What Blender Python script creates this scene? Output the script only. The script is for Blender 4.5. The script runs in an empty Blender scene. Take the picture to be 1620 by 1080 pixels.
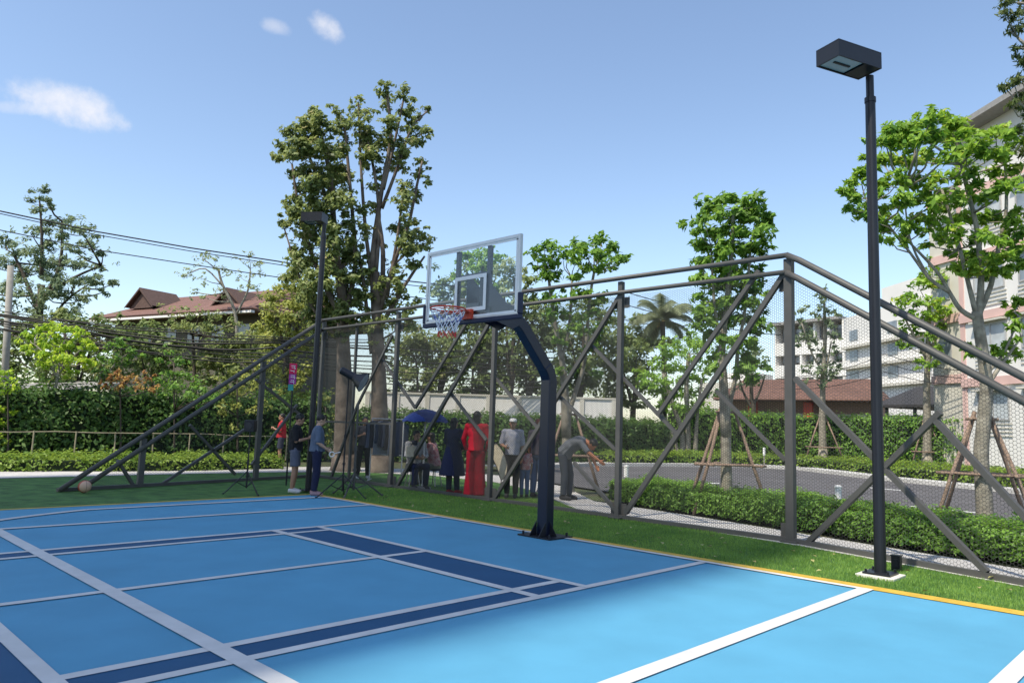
import bpy, bmesh, math, random
import numpy as np
from mathutils import Vector, Matrix, Quaternion
rnd = random.Random(7); NR = np.random.default_rng(11)
PI = math.pi
scene = bpy.context.scene; COL = scene.collection

# ---------------------------------------------------------------- camera (calibrated from the court lines and verticals)
F_PX = 1173.97; YAW = .77652; PITCH = .11063; ROLL = .03269; CAM = np.array([7.2712, -5.9685, 1.5939])
Fv = np.array([-math.sin(YAW)*math.cos(PITCH), math.cos(YAW)*math.cos(PITCH), math.sin(PITCH)])
_R = np.cross(Fv, [0, 0, 1]); _R /= np.linalg.norm(_R); _U = np.cross(_R, Fv)
Rv = math.cos(ROLL)*_R + math.sin(ROLL)*_U; Uv = -math.sin(ROLL)*_R + math.cos(ROLL)*_U
def ray(u, v): return Fv*F_PX + Rv*(u-810) - Uv*(v-540)
def G(u, v, z=0.0):                     # point of the ground seen at a photograph position
    d = ray(u, v); t = (z-CAM[2])/d[2]; return Vector(CAM + d*t)
def P(u, v, d): return Vector(CAM + ray(u, v)*d/F_PX)      # point at forward distance d
def depth(p): return float((np.array(p)-CAM) @ Fv)
def onplane(u, v, A, B):                # vertical plane through ground points A, B
    n = np.array([-(B[1]-A[1]), B[0]-A[0], 0.0]); d = ray(u, v)
    t = ((np.array([A[0], A[1], 0])-CAM) @ n)/(d @ n); return Vector(CAM + d*t)
cd = bpy.data.cameras.new('camera'); co = bpy.data.objects.new('camera', cd); COL.objects.link(co)
M = Matrix((( Rv[0], Uv[0], -Fv[0], CAM[0]), (Rv[1], Uv[1], -Fv[1], CAM[1]), (Rv[2], Uv[2], -Fv[2], CAM[2]), (0, 0, 0, 1)))
co.matrix_world = M; cd.sensor_width = 36; cd.sensor_fit = 'HORIZONTAL'; cd.lens = 36*F_PX/1620
cd.clip_start = .05; cd.clip_end = 4000; scene.camera = co

# ---------------------------------------------------------------- materials
def _nodes(name):
    m = bpy.data.materials.new(name); m.use_nodes = True; nt = m.node_tree; b = nt.nodes['Principled BSDF']; return m, nt, b
def mat(name, col, rough=.6, metal=0.0, var=.12, scale=6.0, bump=0.0, bscale=60.0, col2=None, spec=.5, coat=0.0, detail=4, alpha=1.0, trans=0.0, ior=1.45, stain=0.0):
    m, nt, b = _nodes(name); N = nt.nodes; L = nt.links
    tc = N.new('ShaderNodeTexCoord')
    nz = N.new('ShaderNodeTexNoise'); nz.inputs['Scale'].default_value = scale; nz.inputs['Detail'].default_value = detail
    L.new(tc.outputs['Object'], nz.inputs['Vector'])
    cr = N.new('ShaderNodeValToRGB'); cr.color_ramp.elements[0].position = .3; cr.color_ramp.elements[1].position = .7
    c2 = col2 or tuple(min(1, c*(1+var)) for c in col)
    cr.color_ramp.elements[0].color = (*[c*(1-var) for c in col], 1); cr.color_ramp.elements[1].color = (*c2, 1)
    L.new(nz.outputs['Fac'], cr.inputs['Fac']); out = cr.outputs['Color']
    if stain:
        n3 = N.new('ShaderNodeTexNoise'); n3.inputs['Scale'].default_value = scale*.17; n3.inputs['Detail'].default_value = 6; n3.inputs['Roughness'].default_value = .65
        L.new(tc.outputs['Object'], n3.inputs['Vector'])
        mr = N.new('ShaderNodeMapRange'); mr.inputs['From Min'].default_value = .35; mr.inputs['From Max'].default_value = .7
        mr.inputs['To Min'].default_value = 1-stain; mr.inputs['To Max'].default_value = 1.0
        L.new(n3.outputs['Fac'], mr.inputs['Value'])
        mx = N.new('ShaderNodeVectorMath'); mx.operation = 'SCALE'; L.new(out, mx.inputs[0]); L.new(mr.outputs['Result'], mx.inputs['Scale']); out = mx.outputs['Vector']
    L.new(out, b.inputs['Base Color'])
    b.inputs['Roughness'].default_value = rough; b.inputs['Metallic'].default_value = metal
    b.inputs['Specular IOR Level'].default_value = spec; b.inputs['Coat Weight'].default_value = coat
    b.inputs['Alpha'].default_value = alpha; b.inputs['Transmission Weight'].default_value = trans; b.inputs['IOR'].default_value = ior
    if bump:
        n2 = N.new('ShaderNodeTexNoise'); n2.inputs['Scale'].default_value = bscale; n2.inputs['Detail'].default_value = 5
        L.new(tc.outputs['Object'], n2.inputs['Vector'])
        bp = N.new('ShaderNodeBump'); bp.inputs['Strength'].default_value = bump; bp.inputs['Distance'].default_value = .02
        L.new(n2.outputs['Fac'], bp.inputs['Height']); L.new(bp.outputs['Normal'], b.inputs['Normal'])
    return m
def leafmat(name, dark, light, trans=.35, rough=.5, tip=None):
    m, nt, b = _nodes(name); N = nt.nodes; L = nt.links
    g = N.new('ShaderNodeNewGeometry'); cr = N.new('ShaderNodeValToRGB')
    cr.color_ramp.elements[0].color = (*dark, 1); cr.color_ramp.elements[1].color = (*light, 1)
    if tip: e = cr.color_ramp.elements.new(.93); e.color = (*light, 1); cr.color_ramp.elements[-1].color = (*tip, 1)
    nz = N.new('ShaderNodeTexNoise'); nz.inputs['Scale'].default_value = .9; L.new(g.outputs['Position'], nz.inputs['Vector'])
    ad = N.new('ShaderNodeMath'); ad.operation = 'MULTIPLY_ADD'; ad.inputs[1].default_value = .75; ad.use_clamp = True
    s = N.new('ShaderNodeMath'); s.operation = 'MULTIPLY_ADD'; s.inputs[1].default_value = 1.4; s.inputs[2].default_value = -.55
    L.new(nz.outputs['Fac'], s.inputs[0]); L.new(g.outputs['Random Per Island'], ad.inputs[0]); L.new(s.outputs[0], ad.inputs[2])
    L.new(ad.outputs[0], cr.inputs['Fac']); L.new(cr.outputs['Color'], b.inputs['Base Color']); b.inputs['Roughness'].default_value = rough
    b.inputs['Specular IOR Level'].default_value = .35
    tr = N.new('ShaderNodeBsdfTranslucent'); hs = N.new('ShaderNodeHueSaturation'); hs.inputs['Value'].default_value = 1.5; hs.inputs['Hue'].default_value = .485
    L.new(cr.outputs['Color'], hs.inputs['Color']); L.new(hs.outputs['Color'], tr.inputs['Color'])
    mx = N.new('ShaderNodeMixShader'); mx.inputs[0].default_value = trans
    L.new(b.outputs[0], mx.inputs[1]); L.new(tr.outputs[0], mx.inputs[2]); L.new(mx.outputs[0], N['Material Output'].inputs['Surface'])
    return m

COURT = mat('court_blue', (.10, .325, .50), .68, spec=.22, var=.07, scale=1.3, detail=12, bump=.3, bscale=260, stain=.1)
NAVY = mat('court_navy', (.022, .088, .19), .65, spec=.22, var=.06, scale=2, bump=.25, bscale=260)
LINE = mat('line_paint', (.62, .62, .61), .65, var=.07, scale=5, detail=10, bump=.2, bscale=200, stain=.14)
YEL = mat('yellow_paint', (.62, .40, .05), .65, var=.12, scale=9, bump=.3, bscale=80, stain=.2)
PATH = mat('path_concrete', (.50, .48, .465), .85, var=.1, scale=3, bump=.5, bscale=40, stain=.15)
KERB = mat('kerb_concrete', (.5, .49, .47), .85, var=.1, scale=4, bump=.3, bscale=30, stain=.2)
ASPH = mat('asphalt', (.105, .10, .105), .85, var=.2, scale=1.2, bump=.5, bscale=70, stain=.2)
SOIL = mat('soil', (.10, .085, .05), .95, var=.3, scale=1.5, bump=.8, bscale=9, col2=(.06, .09, .03))
TURF = mat('turf', (.05, .15, .025), .8, var=.3, scale=3.0, bump=1, bscale=160, col2=(.10, .24, .045))
STEEL = mat('fence_steel', (.075, .073, .07), .5, metal=0.0, var=.1, scale=5, spec=.5, stain=.1)
WIRE = mat('fence_wire', (.065, .063, .06), .5, metal=.2, var=.1)
WIRED = mat('fence_wire_dark', (.045, .045, .042), .5, var=.1)
BLACK = mat('black_paint', (.012, .013, .018), .38, var=.1, scale=3, spec=.45)
NAVYP = mat('navy_paint', (.004, .008, .025), .3, var=.1, scale=3, spec=.6)
PAD = mat('pad_navy', (.008, .014, .045), .5, var=.1)
WHITE = mat('white_paint', (.72, .72, .72), .5, var=.04)
ALU = mat('aluminium_frame', (.5, .5, .5), .35, metal=.6, var=.05)
RED = mat('rim_red', (.55, .05, .02), .4, var=.1)
NET = mat('net_cord', (.68, .68, .74), .8, var=.05); NETB = mat('net_blue', (.16, .19, .42), .8); NETR = mat('net_red', (.55, .05, .05), .8)
BARK = mat('bark_pale', (.27, .24, .19), .9, var=.35, scale=8, bump=.8, bscale=30, col2=(.36, .33, .27))
BARKR = mat('bark_reddish', (.15, .11, .09), .9, var=.35, scale=3, bump=1, bscale=9, col2=(.26, .21, .17), stain=.35)
BARKD = mat('bark_dark', (.085, .07, .055), .9, var=.3, scale=6, bump=.8, bscale=20)
STAKE = mat('stake_wood', (.24, .17, .13), .9, var=.2, scale=9, bump=.5, bscale=50)
BAMB = mat('bamboo', (.32, .28, .19), .8, var=.2)
CONC = mat('pole_concrete', (.36, .34, .31), .9, var=.1, stain=.2)
CABLE = mat('cable_rubber', (.012, .012, .013), .6)
LF = {
 'bright': leafmat('leaf_bright', (0.075, 0.188, 0.019), (0.325, 0.525, 0.075), trans=.4),
 'tall': leafmat('leaf_tall', (0.056, 0.150, 0.019), (0.250, 0.425, 0.062), trans=.4),
 'mango': leafmat('leaf_mango', (0.062, 0.175, 0.019), (0.300, 0.475, 0.050), trans=.4, tip=(0.500, 0.525, 0.088)),
 'olive': leafmat('leaf_olive', (.085, .125, .04), (.30, .36, .12), trans=.4, tip=(.42, .38, .20)),
 'grey': leafmat('leaf_grey', (0.075, 0.125, 0.069), (0.275, 0.350, 0.188), trans=.4),
 'pale': leafmat('leaf_pale', (0.125, 0.188, 0.088), (0.400, 0.450, 0.213), trans=.45),
 'yellow': leafmat('leaf_yellow', (0.125, 0.175, 0.037), (0.425, 0.450, 0.112), trans=.4),
 'dark': leafmat('leaf_dark', (.06, .10, .03), (.22, .29, .09), trans=.35),
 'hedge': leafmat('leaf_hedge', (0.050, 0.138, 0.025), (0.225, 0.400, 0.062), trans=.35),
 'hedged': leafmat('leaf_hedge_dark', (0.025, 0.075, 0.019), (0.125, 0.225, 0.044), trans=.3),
 'cover': leafmat('leaf_cover', (.08, .165, .019), (.26, .37, .055), trans=.35),
 'lime': leafmat('leaf_lime', (0.150, 0.325, 0.025), (0.500, 0.620, 0.075), trans=.5),
 'croton': leafmat('leaf_croton', (0.200, 0.062, 0.025), (0.525, 0.375, 0.112), trans=.35),
 'palm': leafmat('leaf_palm', (0.088, 0.112, 0.062), (0.275, 0.312, 0.163), trans=.35),
}
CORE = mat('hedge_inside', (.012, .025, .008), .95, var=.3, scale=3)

# ---------------------------------------------------------------- mesh builder
ORG = {}
def tag(o, label=None, cat=None, group=None, kind=None):
    if label: o['label'] = label
    if cat: o['category'] = cat
    if group: o['group'] = group
    if kind: o['kind'] = kind
    return o
def thing(name, loc, label, cat, group=None):
    o = bpy.data.objects.new(name, None); COL.objects.link(o); o.location = loc; o.empty_display_size = .2
    ORG[o.name] = Vector(loc); return tag(o, label, cat, group)
def link(name, me, m, parent=None, origin=None):
    o = bpy.data.objects.new(name, me); COL.objects.link(o)
    if m is not None and len(me.materials) == 0: me.materials.append(m)
    if parent is not None:
        o.parent = parent; org = ORG[parent.name]; ORG[o.name] = org
        me.transform(Matrix.Translation(-org))
    elif origin is not None:
        me.transform(Matrix.Translation(-Vector(origin))); o.location = origin; ORG[o.name] = Vector(origin)
    else: ORG[o.name] = Vector((0, 0, 0))
    return o
class MB:
    def __init__(s): s.v = []; s.f = []; s.mi = []; s.cur = 0; s.mats = []
    def use(s, m):
        if m not in s.mats: s.mats.append(m)
        s.cur = s.mats.index(m); return s
    def add(s, vs, fs):
        n = len(s.v); s.v += [tuple(q) for q in vs]
        for f in fs: s.f.append(tuple(i+n for i in f)); s.mi.append(s.cur)
        return s
    def box(s, c, size, rot=None):
        x, y, z = [q/2 for q in size]; c = Vector(c)
        vs = [Vector(q) for q in ((-x,-y,-z),(x,-y,-z),(x,y,-z),(-x,y,-z),(-x,-y,z),(x,-y,z),(x,y,z),(-x,y,z))]
        if rot is not None: vs = [rot @ q for q in vs]
        return s.add([c+q for q in vs], [(0,3,2,1),(4,5,6,7),(0,1,5,4),(1,2,6,5),(2,3,7,6),(3,0,4,7)])
    def bar(s, a, b, w, h=None, up=(0,0,1)):       # rectangular bar between two points
        a = Vector(a); b = Vector(b); d = b-a; h = h or w; dn = d.normalized(); upv = Vector(up)
        if abs(dn.dot(upv)) > .98: upv = Vector((0, 1, 0))
        sx = dn.cross(upv).normalized(); sz = sx.cross(dn)
        rot = Matrix((sx, dn, sz)).transposed(); return s.box((a+b)/2, (w, d.length, h), rot)
    def tube(s, pts, rad, n=8, cap=True):
        pts = [Vector(q) for q in pts]; k = len(pts)
        if not hasattr(rad, '__len__'): rad = [rad]*k
        vs = []; ref = None
        for i, q in enumerate(pts):
            d = (pts[min(i+1, k-1)]-pts[max(i-1, 0)])
            d = d.normalized() if d.length > 1e-9 else Vector((0, 0, 1))
            if ref is None: ref = Vector((1, 0, 0)) if abs(d.x) < .8 else Vector((0, 1, 0))
            x = (ref - d*ref.dot(d)).normalized(); y = d.cross(x); ref = x
            for j in range(n):
                a = 2*PI*j/n; vs.append(q + (x*math.cos(a)+y*math.sin(a))*rad[i])
        fs = [(i*n+j, i*n+(j+1) % n, (i+1)*n+(j+1) % n, (i+1)*n+j) for i in range(k-1) for j in range(n)]
        if cap: fs += [tuple(range(n-1, -1, -1)), tuple(range((k-1)*n, k*n))]
        return s.add(vs, fs)
    def lathe(s, c, prof, n=16, ang=2*PI):
        c = Vector(c); k = len(prof); vs = [c+Vector((r*math.cos(2*PI*j/n), r*math.sin(2*PI*j/n), z)) for r, z in prof for j in range(n)]
        return s.add(vs, [(i*n+j, i*n+(j+1) % n, (i+1)*n+(j+1) % n, (i+1)*n+j) for i in range(k-1) for j in range(n)] + [tuple(range(n-1,-1,-1)), tuple(range((k-1)*n, k*n))])
    def ell(s, c, r, n=12, m=8, rot=None):
        c = Vector(c); vs = []; fs = []
        for i in range(m+1):
            t = PI*i/m
            for j in range(n):
                a = 2*PI*j/n; q = Vector((r[0]*math.sin(t)*math.cos(a), r[1]*math.sin(t)*math.sin(a), -r[2]*math.cos(t)))
                vs.append(c+(rot @ q if rot is not None else q))
        for i in range(m):
            for j in range(n): fs.append((i*n+j, i*n+(j+1) % n, (i+1)*n+(j+1) % n, (i+1)*n+j))
        return s.add(vs, fs)
    def prism(s, poly, z0, z1):                     # polygon in xy, extruded
        n = len(poly); vs = [(x, y, z0) for x, y in poly]+[(x, y, z1) for x, y in poly]
        return s.add(vs, [tuple(range(n-1, -1, -1)), tuple(range(n, 2*n))]+[(i, (i+1) % n, n+(i+1) % n, n+i) for i in range(n)])
    def sheet(s, poly, z):
        return s.add([(q[0], q[1], z) for q in poly], [tuple(range(len(poly)))])
    def mesh(s, name):
        me = bpy.data.meshes.new(name); me.from_pydata(s.v, [], s.f); me.update(); return me
    def build(s, name, m, parent=None, smooth=False, origin=None, bevel=0):
        me = s.mesh(name)
        if s.mats:
            for q in s.mats: me.materials.append(q)
            me.polygons.foreach_set('material_index', s.mi)
        if smooth: me.polygons.foreach_set('use_smooth', [True]*len(me.polygons))
        o = link(name, me, m, parent, origin)
        if bevel:
            b = o.modifiers.new('bevel', 'BEVEL'); b.width = bevel; b.segments = 2; b.limit_method = 'ANGLE'; b.angle_limit = .7
        return o
def sheet_obj(name, poly, z, m):
    bm = bmesh.new(); vs = [bm.verts.new((q[0], q[1], z)) for q in poly]; f = bm.faces.new(vs); f.normal_update()
    if f.normal.z < 0: f.normal_flip()
    bmesh.ops.triangulate(bm, faces=bm.faces[:]); me = bpy.data.meshes.new(name); bm.to_mesh(me); bm.free()
    return tag(link(name, me, m), kind='structure')

# ---------------------------------------------------------------- leaves
def leaf_mesh(name, cen, nrm, L, W, droop=0.3):
    """one diamond-shaped leaf per centre; nrm: outward direction guiding how it lies"""
    n = len(cen); r = NR.normal(size=(n, 3)); nn = nrm + r*.55; nn /= np.linalg.norm(nn, axis=1)[:, None]+1e-9
    a = NR.normal(size=(n, 3)); a[:, 2] -= droop; a -= nn*(a*nn).sum(1)[:, None]; a /= np.linalg.norm(a, axis=1)[:, None]+1e-9
    b = np.cross(nn, a); s = NR.uniform(.7, 1.25, size=(n, 1)); a = a*L*s*.5; b = b*W*s*.5
    fold = nn*W*s*.25
    v = np.empty((n, 4, 3)); v[:, 0] = cen-a; v[:, 1] = cen+b-a*.15+fold; v[:, 2] = cen+a; v[:, 3] = cen-b-a*.15+fold
    me = bpy.data.meshes.new(name); me.vertices.add(n*4); me.vertices.foreach_set('co', v.astype(np.float32).ravel())
    me.loops.add(n*4); me.loops.foreach_set('vertex_index', np.arange(n*4, dtype=np.int32))
    me.polygons.add(n); me.polygons.foreach_set('loop_start', np.arange(0, n*4, 4, dtype=np.int32)); me.polygons.foreach_set('loop_total', np.full(n, 4, dtype=np.int32))
    me.update(calc_edges=True); me.validate(); return me
def tufts(clumps, dens, tuftr=.42, nt=9):
    """clumps: (centre, radius); each breaks into uneven lobes, leaves gathered in small tufts, some strays"""
    C = []; N = []
    for c0, r0 in clumps:
        c0 = np.array(c0); lob = [(c0, r0*.8)]+[(c0+NR.normal(size=3)*r0*.55, r0*NR.uniform(.4, .7)) for _ in range(3)]
        for c, r in lob:
            k = max(3, int(nt*.55*NR.uniform(.7, 1.3)*(r/r0+.3))); st = NR.uniform(.7, 1.3, size=3)
            d = NR.normal(size=(k, 3)); d /= np.linalg.norm(d, axis=1)[:, None]; d[:, 2] = np.abs(d[:, 2])*.4+d[:, 2]*.6
            tc = c + d*st*r*NR.uniform(.25, .95, size=(k, 1)); tr = r*tuftr*NR.uniform(.5, 1.3, size=k)
            for q, t in zip(tc, tr):
                m = max(2, int(dens*t*t*.72)); e = NR.normal(size=(m, 3)); e /= np.linalg.norm(e, axis=1)[:, None]
                rad = t*NR.uniform(.1, 1.25, size=(m, 1))**.7
                C.append(q+e*rad*np.array([1.1, 1.1, .85])); nn = e*.45+(q-c0)/(r0+1e-6)*.35; nn[:, 2] += .62; nn[:, 1] -= .38; N.append(nn)
    return np.concatenate(C), np.concatenate(N)

def limb(mb, pl, depth0, rpx):
    """pl: [(u,v) or (u,v,dd)], tapering limb at forward distance depth0"""
    pts = [P(q[0], q[1], depth0+(q[2] if len(q) > 2 else 0)) for q in pl]
    k = len(pts); rr = [max(.01, (rpx[0]+(rpx[1]-rpx[0])*(i/(k-1))**.8)*depth0/F_PX) for i in range(k)]
    # smooth a little with Catmull-Rom points
    op = []; orr = []
    for i in range(k-1):
        p0, p1, p2, p3 = pts[max(i-1, 0)], pts[i], pts[i+1], pts[min(i+2, k-1)]
        for j in range(3):
            t = j/3; op.append(.5*((2*p1)+(-p0+p2)*t+(2*p0-5*p1+4*p2-p3)*t*t+(-p0+3*p1-3*p2+p3)*t**3)); orr.append(rr[i]*(1-t)+rr[i+1]*t)
    op.append(pts[-1]); orr.append(rr[-1]); mb.tube(op, orr, n=8); return op
def tree(name, label, cat, base, limbs, clumps, leaf, bark, L, W, dens, spread=1.0, group=None, nt=9, tuftr=.42, droop=.3, depth0=None, twigs=True, size=1.0, roots=True):
    size *= 1.3; dens *= 2.1; nt = int(nt*1.3)
    base = Vector(base); d0 = depth0 or depth(base)
    root = thing(name, base, label, cat, group)
    tb = MB(); nodes = []
    for i, (pl, r) in enumerate(limbs):
        pts = limb(tb, pl, d0, r); nodes += pts[len(pts)//3:]
        if i == 0 and roots:      # sink the foot into the ground
            tb.tube([base+Vector((0, 0, -.15)), base+Vector((0, 0, .12)), pts[1]], [r[0]*d0/F_PX*1.35, r[0]*d0/F_PX*1.12, r[0]*d0/F_PX*.98], n=8)
    cl = []
    crown_r = max(1e-3, (max(c[0] for c in clumps)-min(c[0] for c in clumps))/2*d0/F_PX) if clumps else 1
    cx = sum(c[0] for c in clumps)/max(1, len(clumps))
    for c in clumps:
        dd = c[3] if len(c) > 3 else NR.uniform(-1, 1)*spread*math.sqrt(max(.08, 1-((c[0]-cx)*d0/F_PX/crown_r)**2*.8))*crown_r*.75
        cc = P(c[0], c[1], d0+dd); r = c[2]*size*d0/F_PX; cl.append((cc, r))
        if twigs and nodes:
            q = min(nodes, key=lambda n: (n-cc).length + (0 if n.z < cc.z else 2))
            mid = (q+cc)/2+Vector((rnd.uniform(-.1, .1), rnd.uniform(-.1, .1), -.06*(q-cc).length))
            rr = max(.008, min(.05, .018*(q-cc).length)); tb.tube([q, mid, cc], [rr*1.3, rr, rr*.5], n=5)
    tb.build('trunk', bark, root, smooth=True)
    if cl:
        c, n = tufts([(np.array(a), b) for a, b in cl], dens, tuftr, nt)
        me = leaf_mesh('crown', c, n, L, W, droop); link('crown', me, leaf, root)
    return root
def surf_leaves(quads, per_m2, L, W, jitter=.06, droop=.1, up=.5):
    """leaves over a list of quads (p0,p1,p2,p3)"""
    C = []; N = []
    for q in quads:
        a, b, c, d = [np.array(x, float) for x in q]; nr = np.cross(b-a, d-a); ar = np.linalg.norm(nr); nr /= ar+1e-9
        n = int(ar*per_m2); u = NR.random((n, 1)); v = NR.random((n, 1))
        p = a*(1-u)*(1-v)+b*u*(1-v)+c*u*v+d*(1-u)*v; p += nr*NR.normal(size=(n, 1))*jitter + NR.normal(size=(n, 3))*jitter*.3
        # lumpy: push along a smooth wobble
        w = np.sin(p[:, :1]*2.3+p[:, 2:]*3.1)*np.cos(p[:, 1:2]*2.9-p[:, 2:]*1.7)+.5*np.sin(p[:, :1]*6.1+p[:, 1:2]*5.3+p[:, 2:]*4.1); p += nr*w*jitter*1.1
        C.append(p); m = np.tile(nr, (n, 1)); m[:, 2] += up; N.append(m)
    return np.concatenate(C), np.concatenate(N)
def hedge(name, label, front, width, h, leaf, per, L, W, cat='hedge', jitter=.07, group=None, core=True):
    """front: ground polyline (front foot); width is measured away from the camera side; solid dark inside with leaves on it"""
    fr = [Vector((q[0], q[1], 0)) for q in front]; k = len(fr); bk = []
    for i in range(k):
        d = (fr[min(i+1, k-1)]-fr[max(i-1, 0)]).normalized(); n = Vector((-d.y, d.x, 0))
        if n.dot(fr[i]-Vector(CAM)) < 0: n = -n
        bk.append(fr[i]+n*width)
    root = thing(name, fr[k//2], label, cat, group); Z = Vector((0, 0, h)); ins = .12*min(1, h)
    cb = MB(); quads = []
    for i in range(k-1):
        f0, f1, b0, b1 = fr[i], fr[i+1], bk[i], bk[i+1]; e = (b0-f0).normalized()*ins; e1 = (b1-f1).normalized()*ins; Zi = Z-Vector((0, 0, ins))
        cb.add([f0+e, f1+e1, b1-e1, b0-e, f0+e+Zi, f1+e1+Zi, b1-e1+Zi, b0-e+Zi], [(0,1,5,4),(4,5,6,7),(2,3,7,6),(1,2,6,5),(3,0,4,7)])
        quads += [(f0, f1, f1+Z, f0+Z), (f0+Z, f1+Z, b1+Z, b0+Z)]
        quads.append((b1, b0, b0+Z, b1+Z))
    quads += [(bk[0], fr[0], fr[0]+Z, bk[0]+Z), (fr[-1], bk[-1], bk[-1]+Z, fr[-1]+Z)]
    q2 = []
    for a, b, c, d in quads:           # outward normals
        nr = (b-a).cross(d-a); mid = (a+b+c+d)/4; cen = (fr[k//2]+bk[k//2])/2+Z/2
        q2.append((a, b, c, d))
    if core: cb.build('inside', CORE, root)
    c, n = surf_leaves(q2, per, L, W, jitter, up=.6); link('foliage', leaf_mesh('foliage', c, n, L, W, .1), leaf, root)
    return root

# ================================================================ SETTING
YE = 2.36      # court edge near the fence
gnd = sheet_obj('ground', [(-900, -900), (900, -900), (900, 900), (-900, 900)], -.08, SOIL)
lawn_poly = [(-12.95, -16), (-12.95, 2.0), (-12.7, 5), (-11.9, 7.2), (-10.2, 8.4), (-7.47, 8.55), (-5.3, 7.7), (-3.55, 6.48), (-1.9, 5.35), (-.76, 5.02), (1.07, 4.95), (2.66, 4.75), (4.0, 4.42), (5.47, 4.05), (8.2, 3.3), (16, 1.2), (16, -16)]
lawn = sheet_obj('lawn', lawn_poly, -.012, TURF)
court = sheet_obj('court', [(-6.62, -16), (-6.62, YE+.02), (15, YE+.02), (15, -16)], 0, COURT)
path_poly = [(-15.3, -16), (-15.1, -1.4), (-15.0, 3.2), (-14.4, 7.6), (-12.2, 10.2), (-8.8, 10.6), (-5.6, 9.3), (-2.83, 7.01), (-1.59, 6.83), (0, 6.57), (1.79, 6.15), (3.57, 5.75), (5.21, 5.4), (8.5, 4.5), (17, 2.2),
             (16, 1.2), (8.2, 3.3), (5.47, 4.05), (4.0, 4.42), (2.66, 4.75), (1.07, 4.95), (-.76, 5.02), (-1.9, 5.35), (-3.55, 6.48), (-5.3, 7.7), (-7.47, 8.55), (-10.2, 8.4), (-11.9, 7.2), (-12.7, 5), (-12.95, 2.0), (-12.95, -16)]
sheet_obj('path', path_poly, -.004, PATH)
mk = MB()
def strip(x0, y0, x1, y1, z=.004): mk.sheet([(x0, y0), (x1, y0), (x1, y1), (x0, y1)], z)
# navy badminton alleys and end zone
W_, A_, B_ = 2.51, .351, .654
nv = MB()
nv.sheet([(-W_, -3.5), (-W_+A_, -3.5), (-W_+A_, 0), (-W_, 0)], .004); nv.sheet([(W_-A_, -3.5), (W_, -3.5), (W_, 0), (W_-A_, 0)], .004)
nv.sheet([(-W_+A_, -B_), (W_-A_, -B_), (W_-A_, 0), (-W_+A_, 0)], .004)
nv.sheet([(-W_, -4.5), (-W_+A_, -4.5), (-W_+A_, -3.63), (-W_, -3.63)], .004); nv.sheet([(W_-A_, -4.5), (W_, -4.5), (W_, -3.63), (W_-A_, -3.63)], .004)
nv.sheet([(-W_, -8), (W_, -8), (W_, -4.61), (-W_, -4.61)], .004)
tag(nv.build('court_bands', NAVY), kind='structure')
hw = .05
strip(-W_-hw, -12, -W_+hw, .0, .008); strip(W_-hw, -12, W_+hw, .0, .008)
strip(-W_+A_-hw, -4.5, -W_+A_+hw, 0.0, .0085); strip(W_-A_-hw, -4.5, W_-A_+hw, 0.0, .0085)
strip(-hw, -3.5, hw, 0, .009); strip(-hw, -4.5, hw, -3.63, .009); strip(-W_-hw, 0, W_+hw, .1, .0095); strip(-W_, -B_-.06, W_, -B_+.05, .0095)
strip(-4.52, -3.63, 4.45, -3.49, .01); strip(-W_, -4.61, W_, -4.5, .01)
strip(-4.52, -3.49, -4.40, YE-.06, .0105); strip(4.31, -14, 4.45, YE-.06, .0105)      # wide court side lines
strip(-W_-hw, .1, -W_+hw, YE-.06, .0085); strip(W_-hw, .1, W_+hw, YE-.06, .0085)      # side lines carried on to the court edge
strip(-6.1, YE-.06, 4.45, YE+.03, .011)
# three-point line: straights and arc round the ring
for sx in (-1, 1): strip(sx*6.06-.065, -2.0, sx*6.06+.065, YE-.06, .0115)
cyr = .25; R3 = 6.46; a0 = math.asin(2.25/R3); arc = []
for i in range(61):
    a = -a0 - (PI-2*a0)*i/60; arc.append((math.cos(a), math.sin(a)))
for i in range(60):
    (c0, s0), (c1, s1) = arc[i], arc[i+1]
    mk.sheet([(c0*(R3-.065), cyr+s0*(R3-.065)), (c0*(R3+.065), cyr+s0*(R3+.065)), (c1*(R3+.065), cyr+s1*(R3+.065)), (c1*(R3-.065), cyr+s1*(R3-.065))], .012)
tag(mk.build('court_lines', LINE), kind='structure')
ye = MB(); ye.sheet([(-6.72, YE+.02), (-6.72, YE+.17), (0, YE+.19), (3.6, YE+.22), (15, YE+.27), (15, YE+.02)], .006); ye.sheet([(-6.72, -16), (-6.72, YE+.02), (-6.62, YE+.02), (-6.62, -16)], .006)
tag(ye.build('court_border', YEL), kind='structure')
# road behind the near hedge, its kerb and painted marks
kp = [(-11.4, 12.5), (-11.9, 18.6), (-10.9, 21.9), (-8.92, 26.4), (-7.0, 27), (-4.8, 25.4), (-2.5, 23.6), (.1, 22.5), (2.6, 21.2), (7, 19.4), (14, 16.5), (30, 10)]
road = sheet_obj('road', [(-11.4, 12.5), (-7.2, 10.3), (-2.6, 9.0), (.6, 8.2), (5, 7.3), (12, 5.4), (30, 1)] + kp[::-1][:-1], -.03, ASPH)
kb = MB()
for i in range(len(kp)-1):
    a = Vector((*kp[i], 0)); b = Vector((*kp[i+1], 0)); d = (b-a).normalized(); n = Vector((-d.y, d.x, 0))
    kb.add([a+Vector((0,0,-.05)), b+Vector((0,0,-.05)), b+Vector((0,0,.1)), a+Vector((0,0,.1)), a+n*.9+Vector((0,0,.1)), b+n*.9+Vector((0,0,.1))], [(0,1,2,3),(3,2,5,4)])
tag(kb.build('kerb', KERB), kind='structure')
rm = MB()
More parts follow.
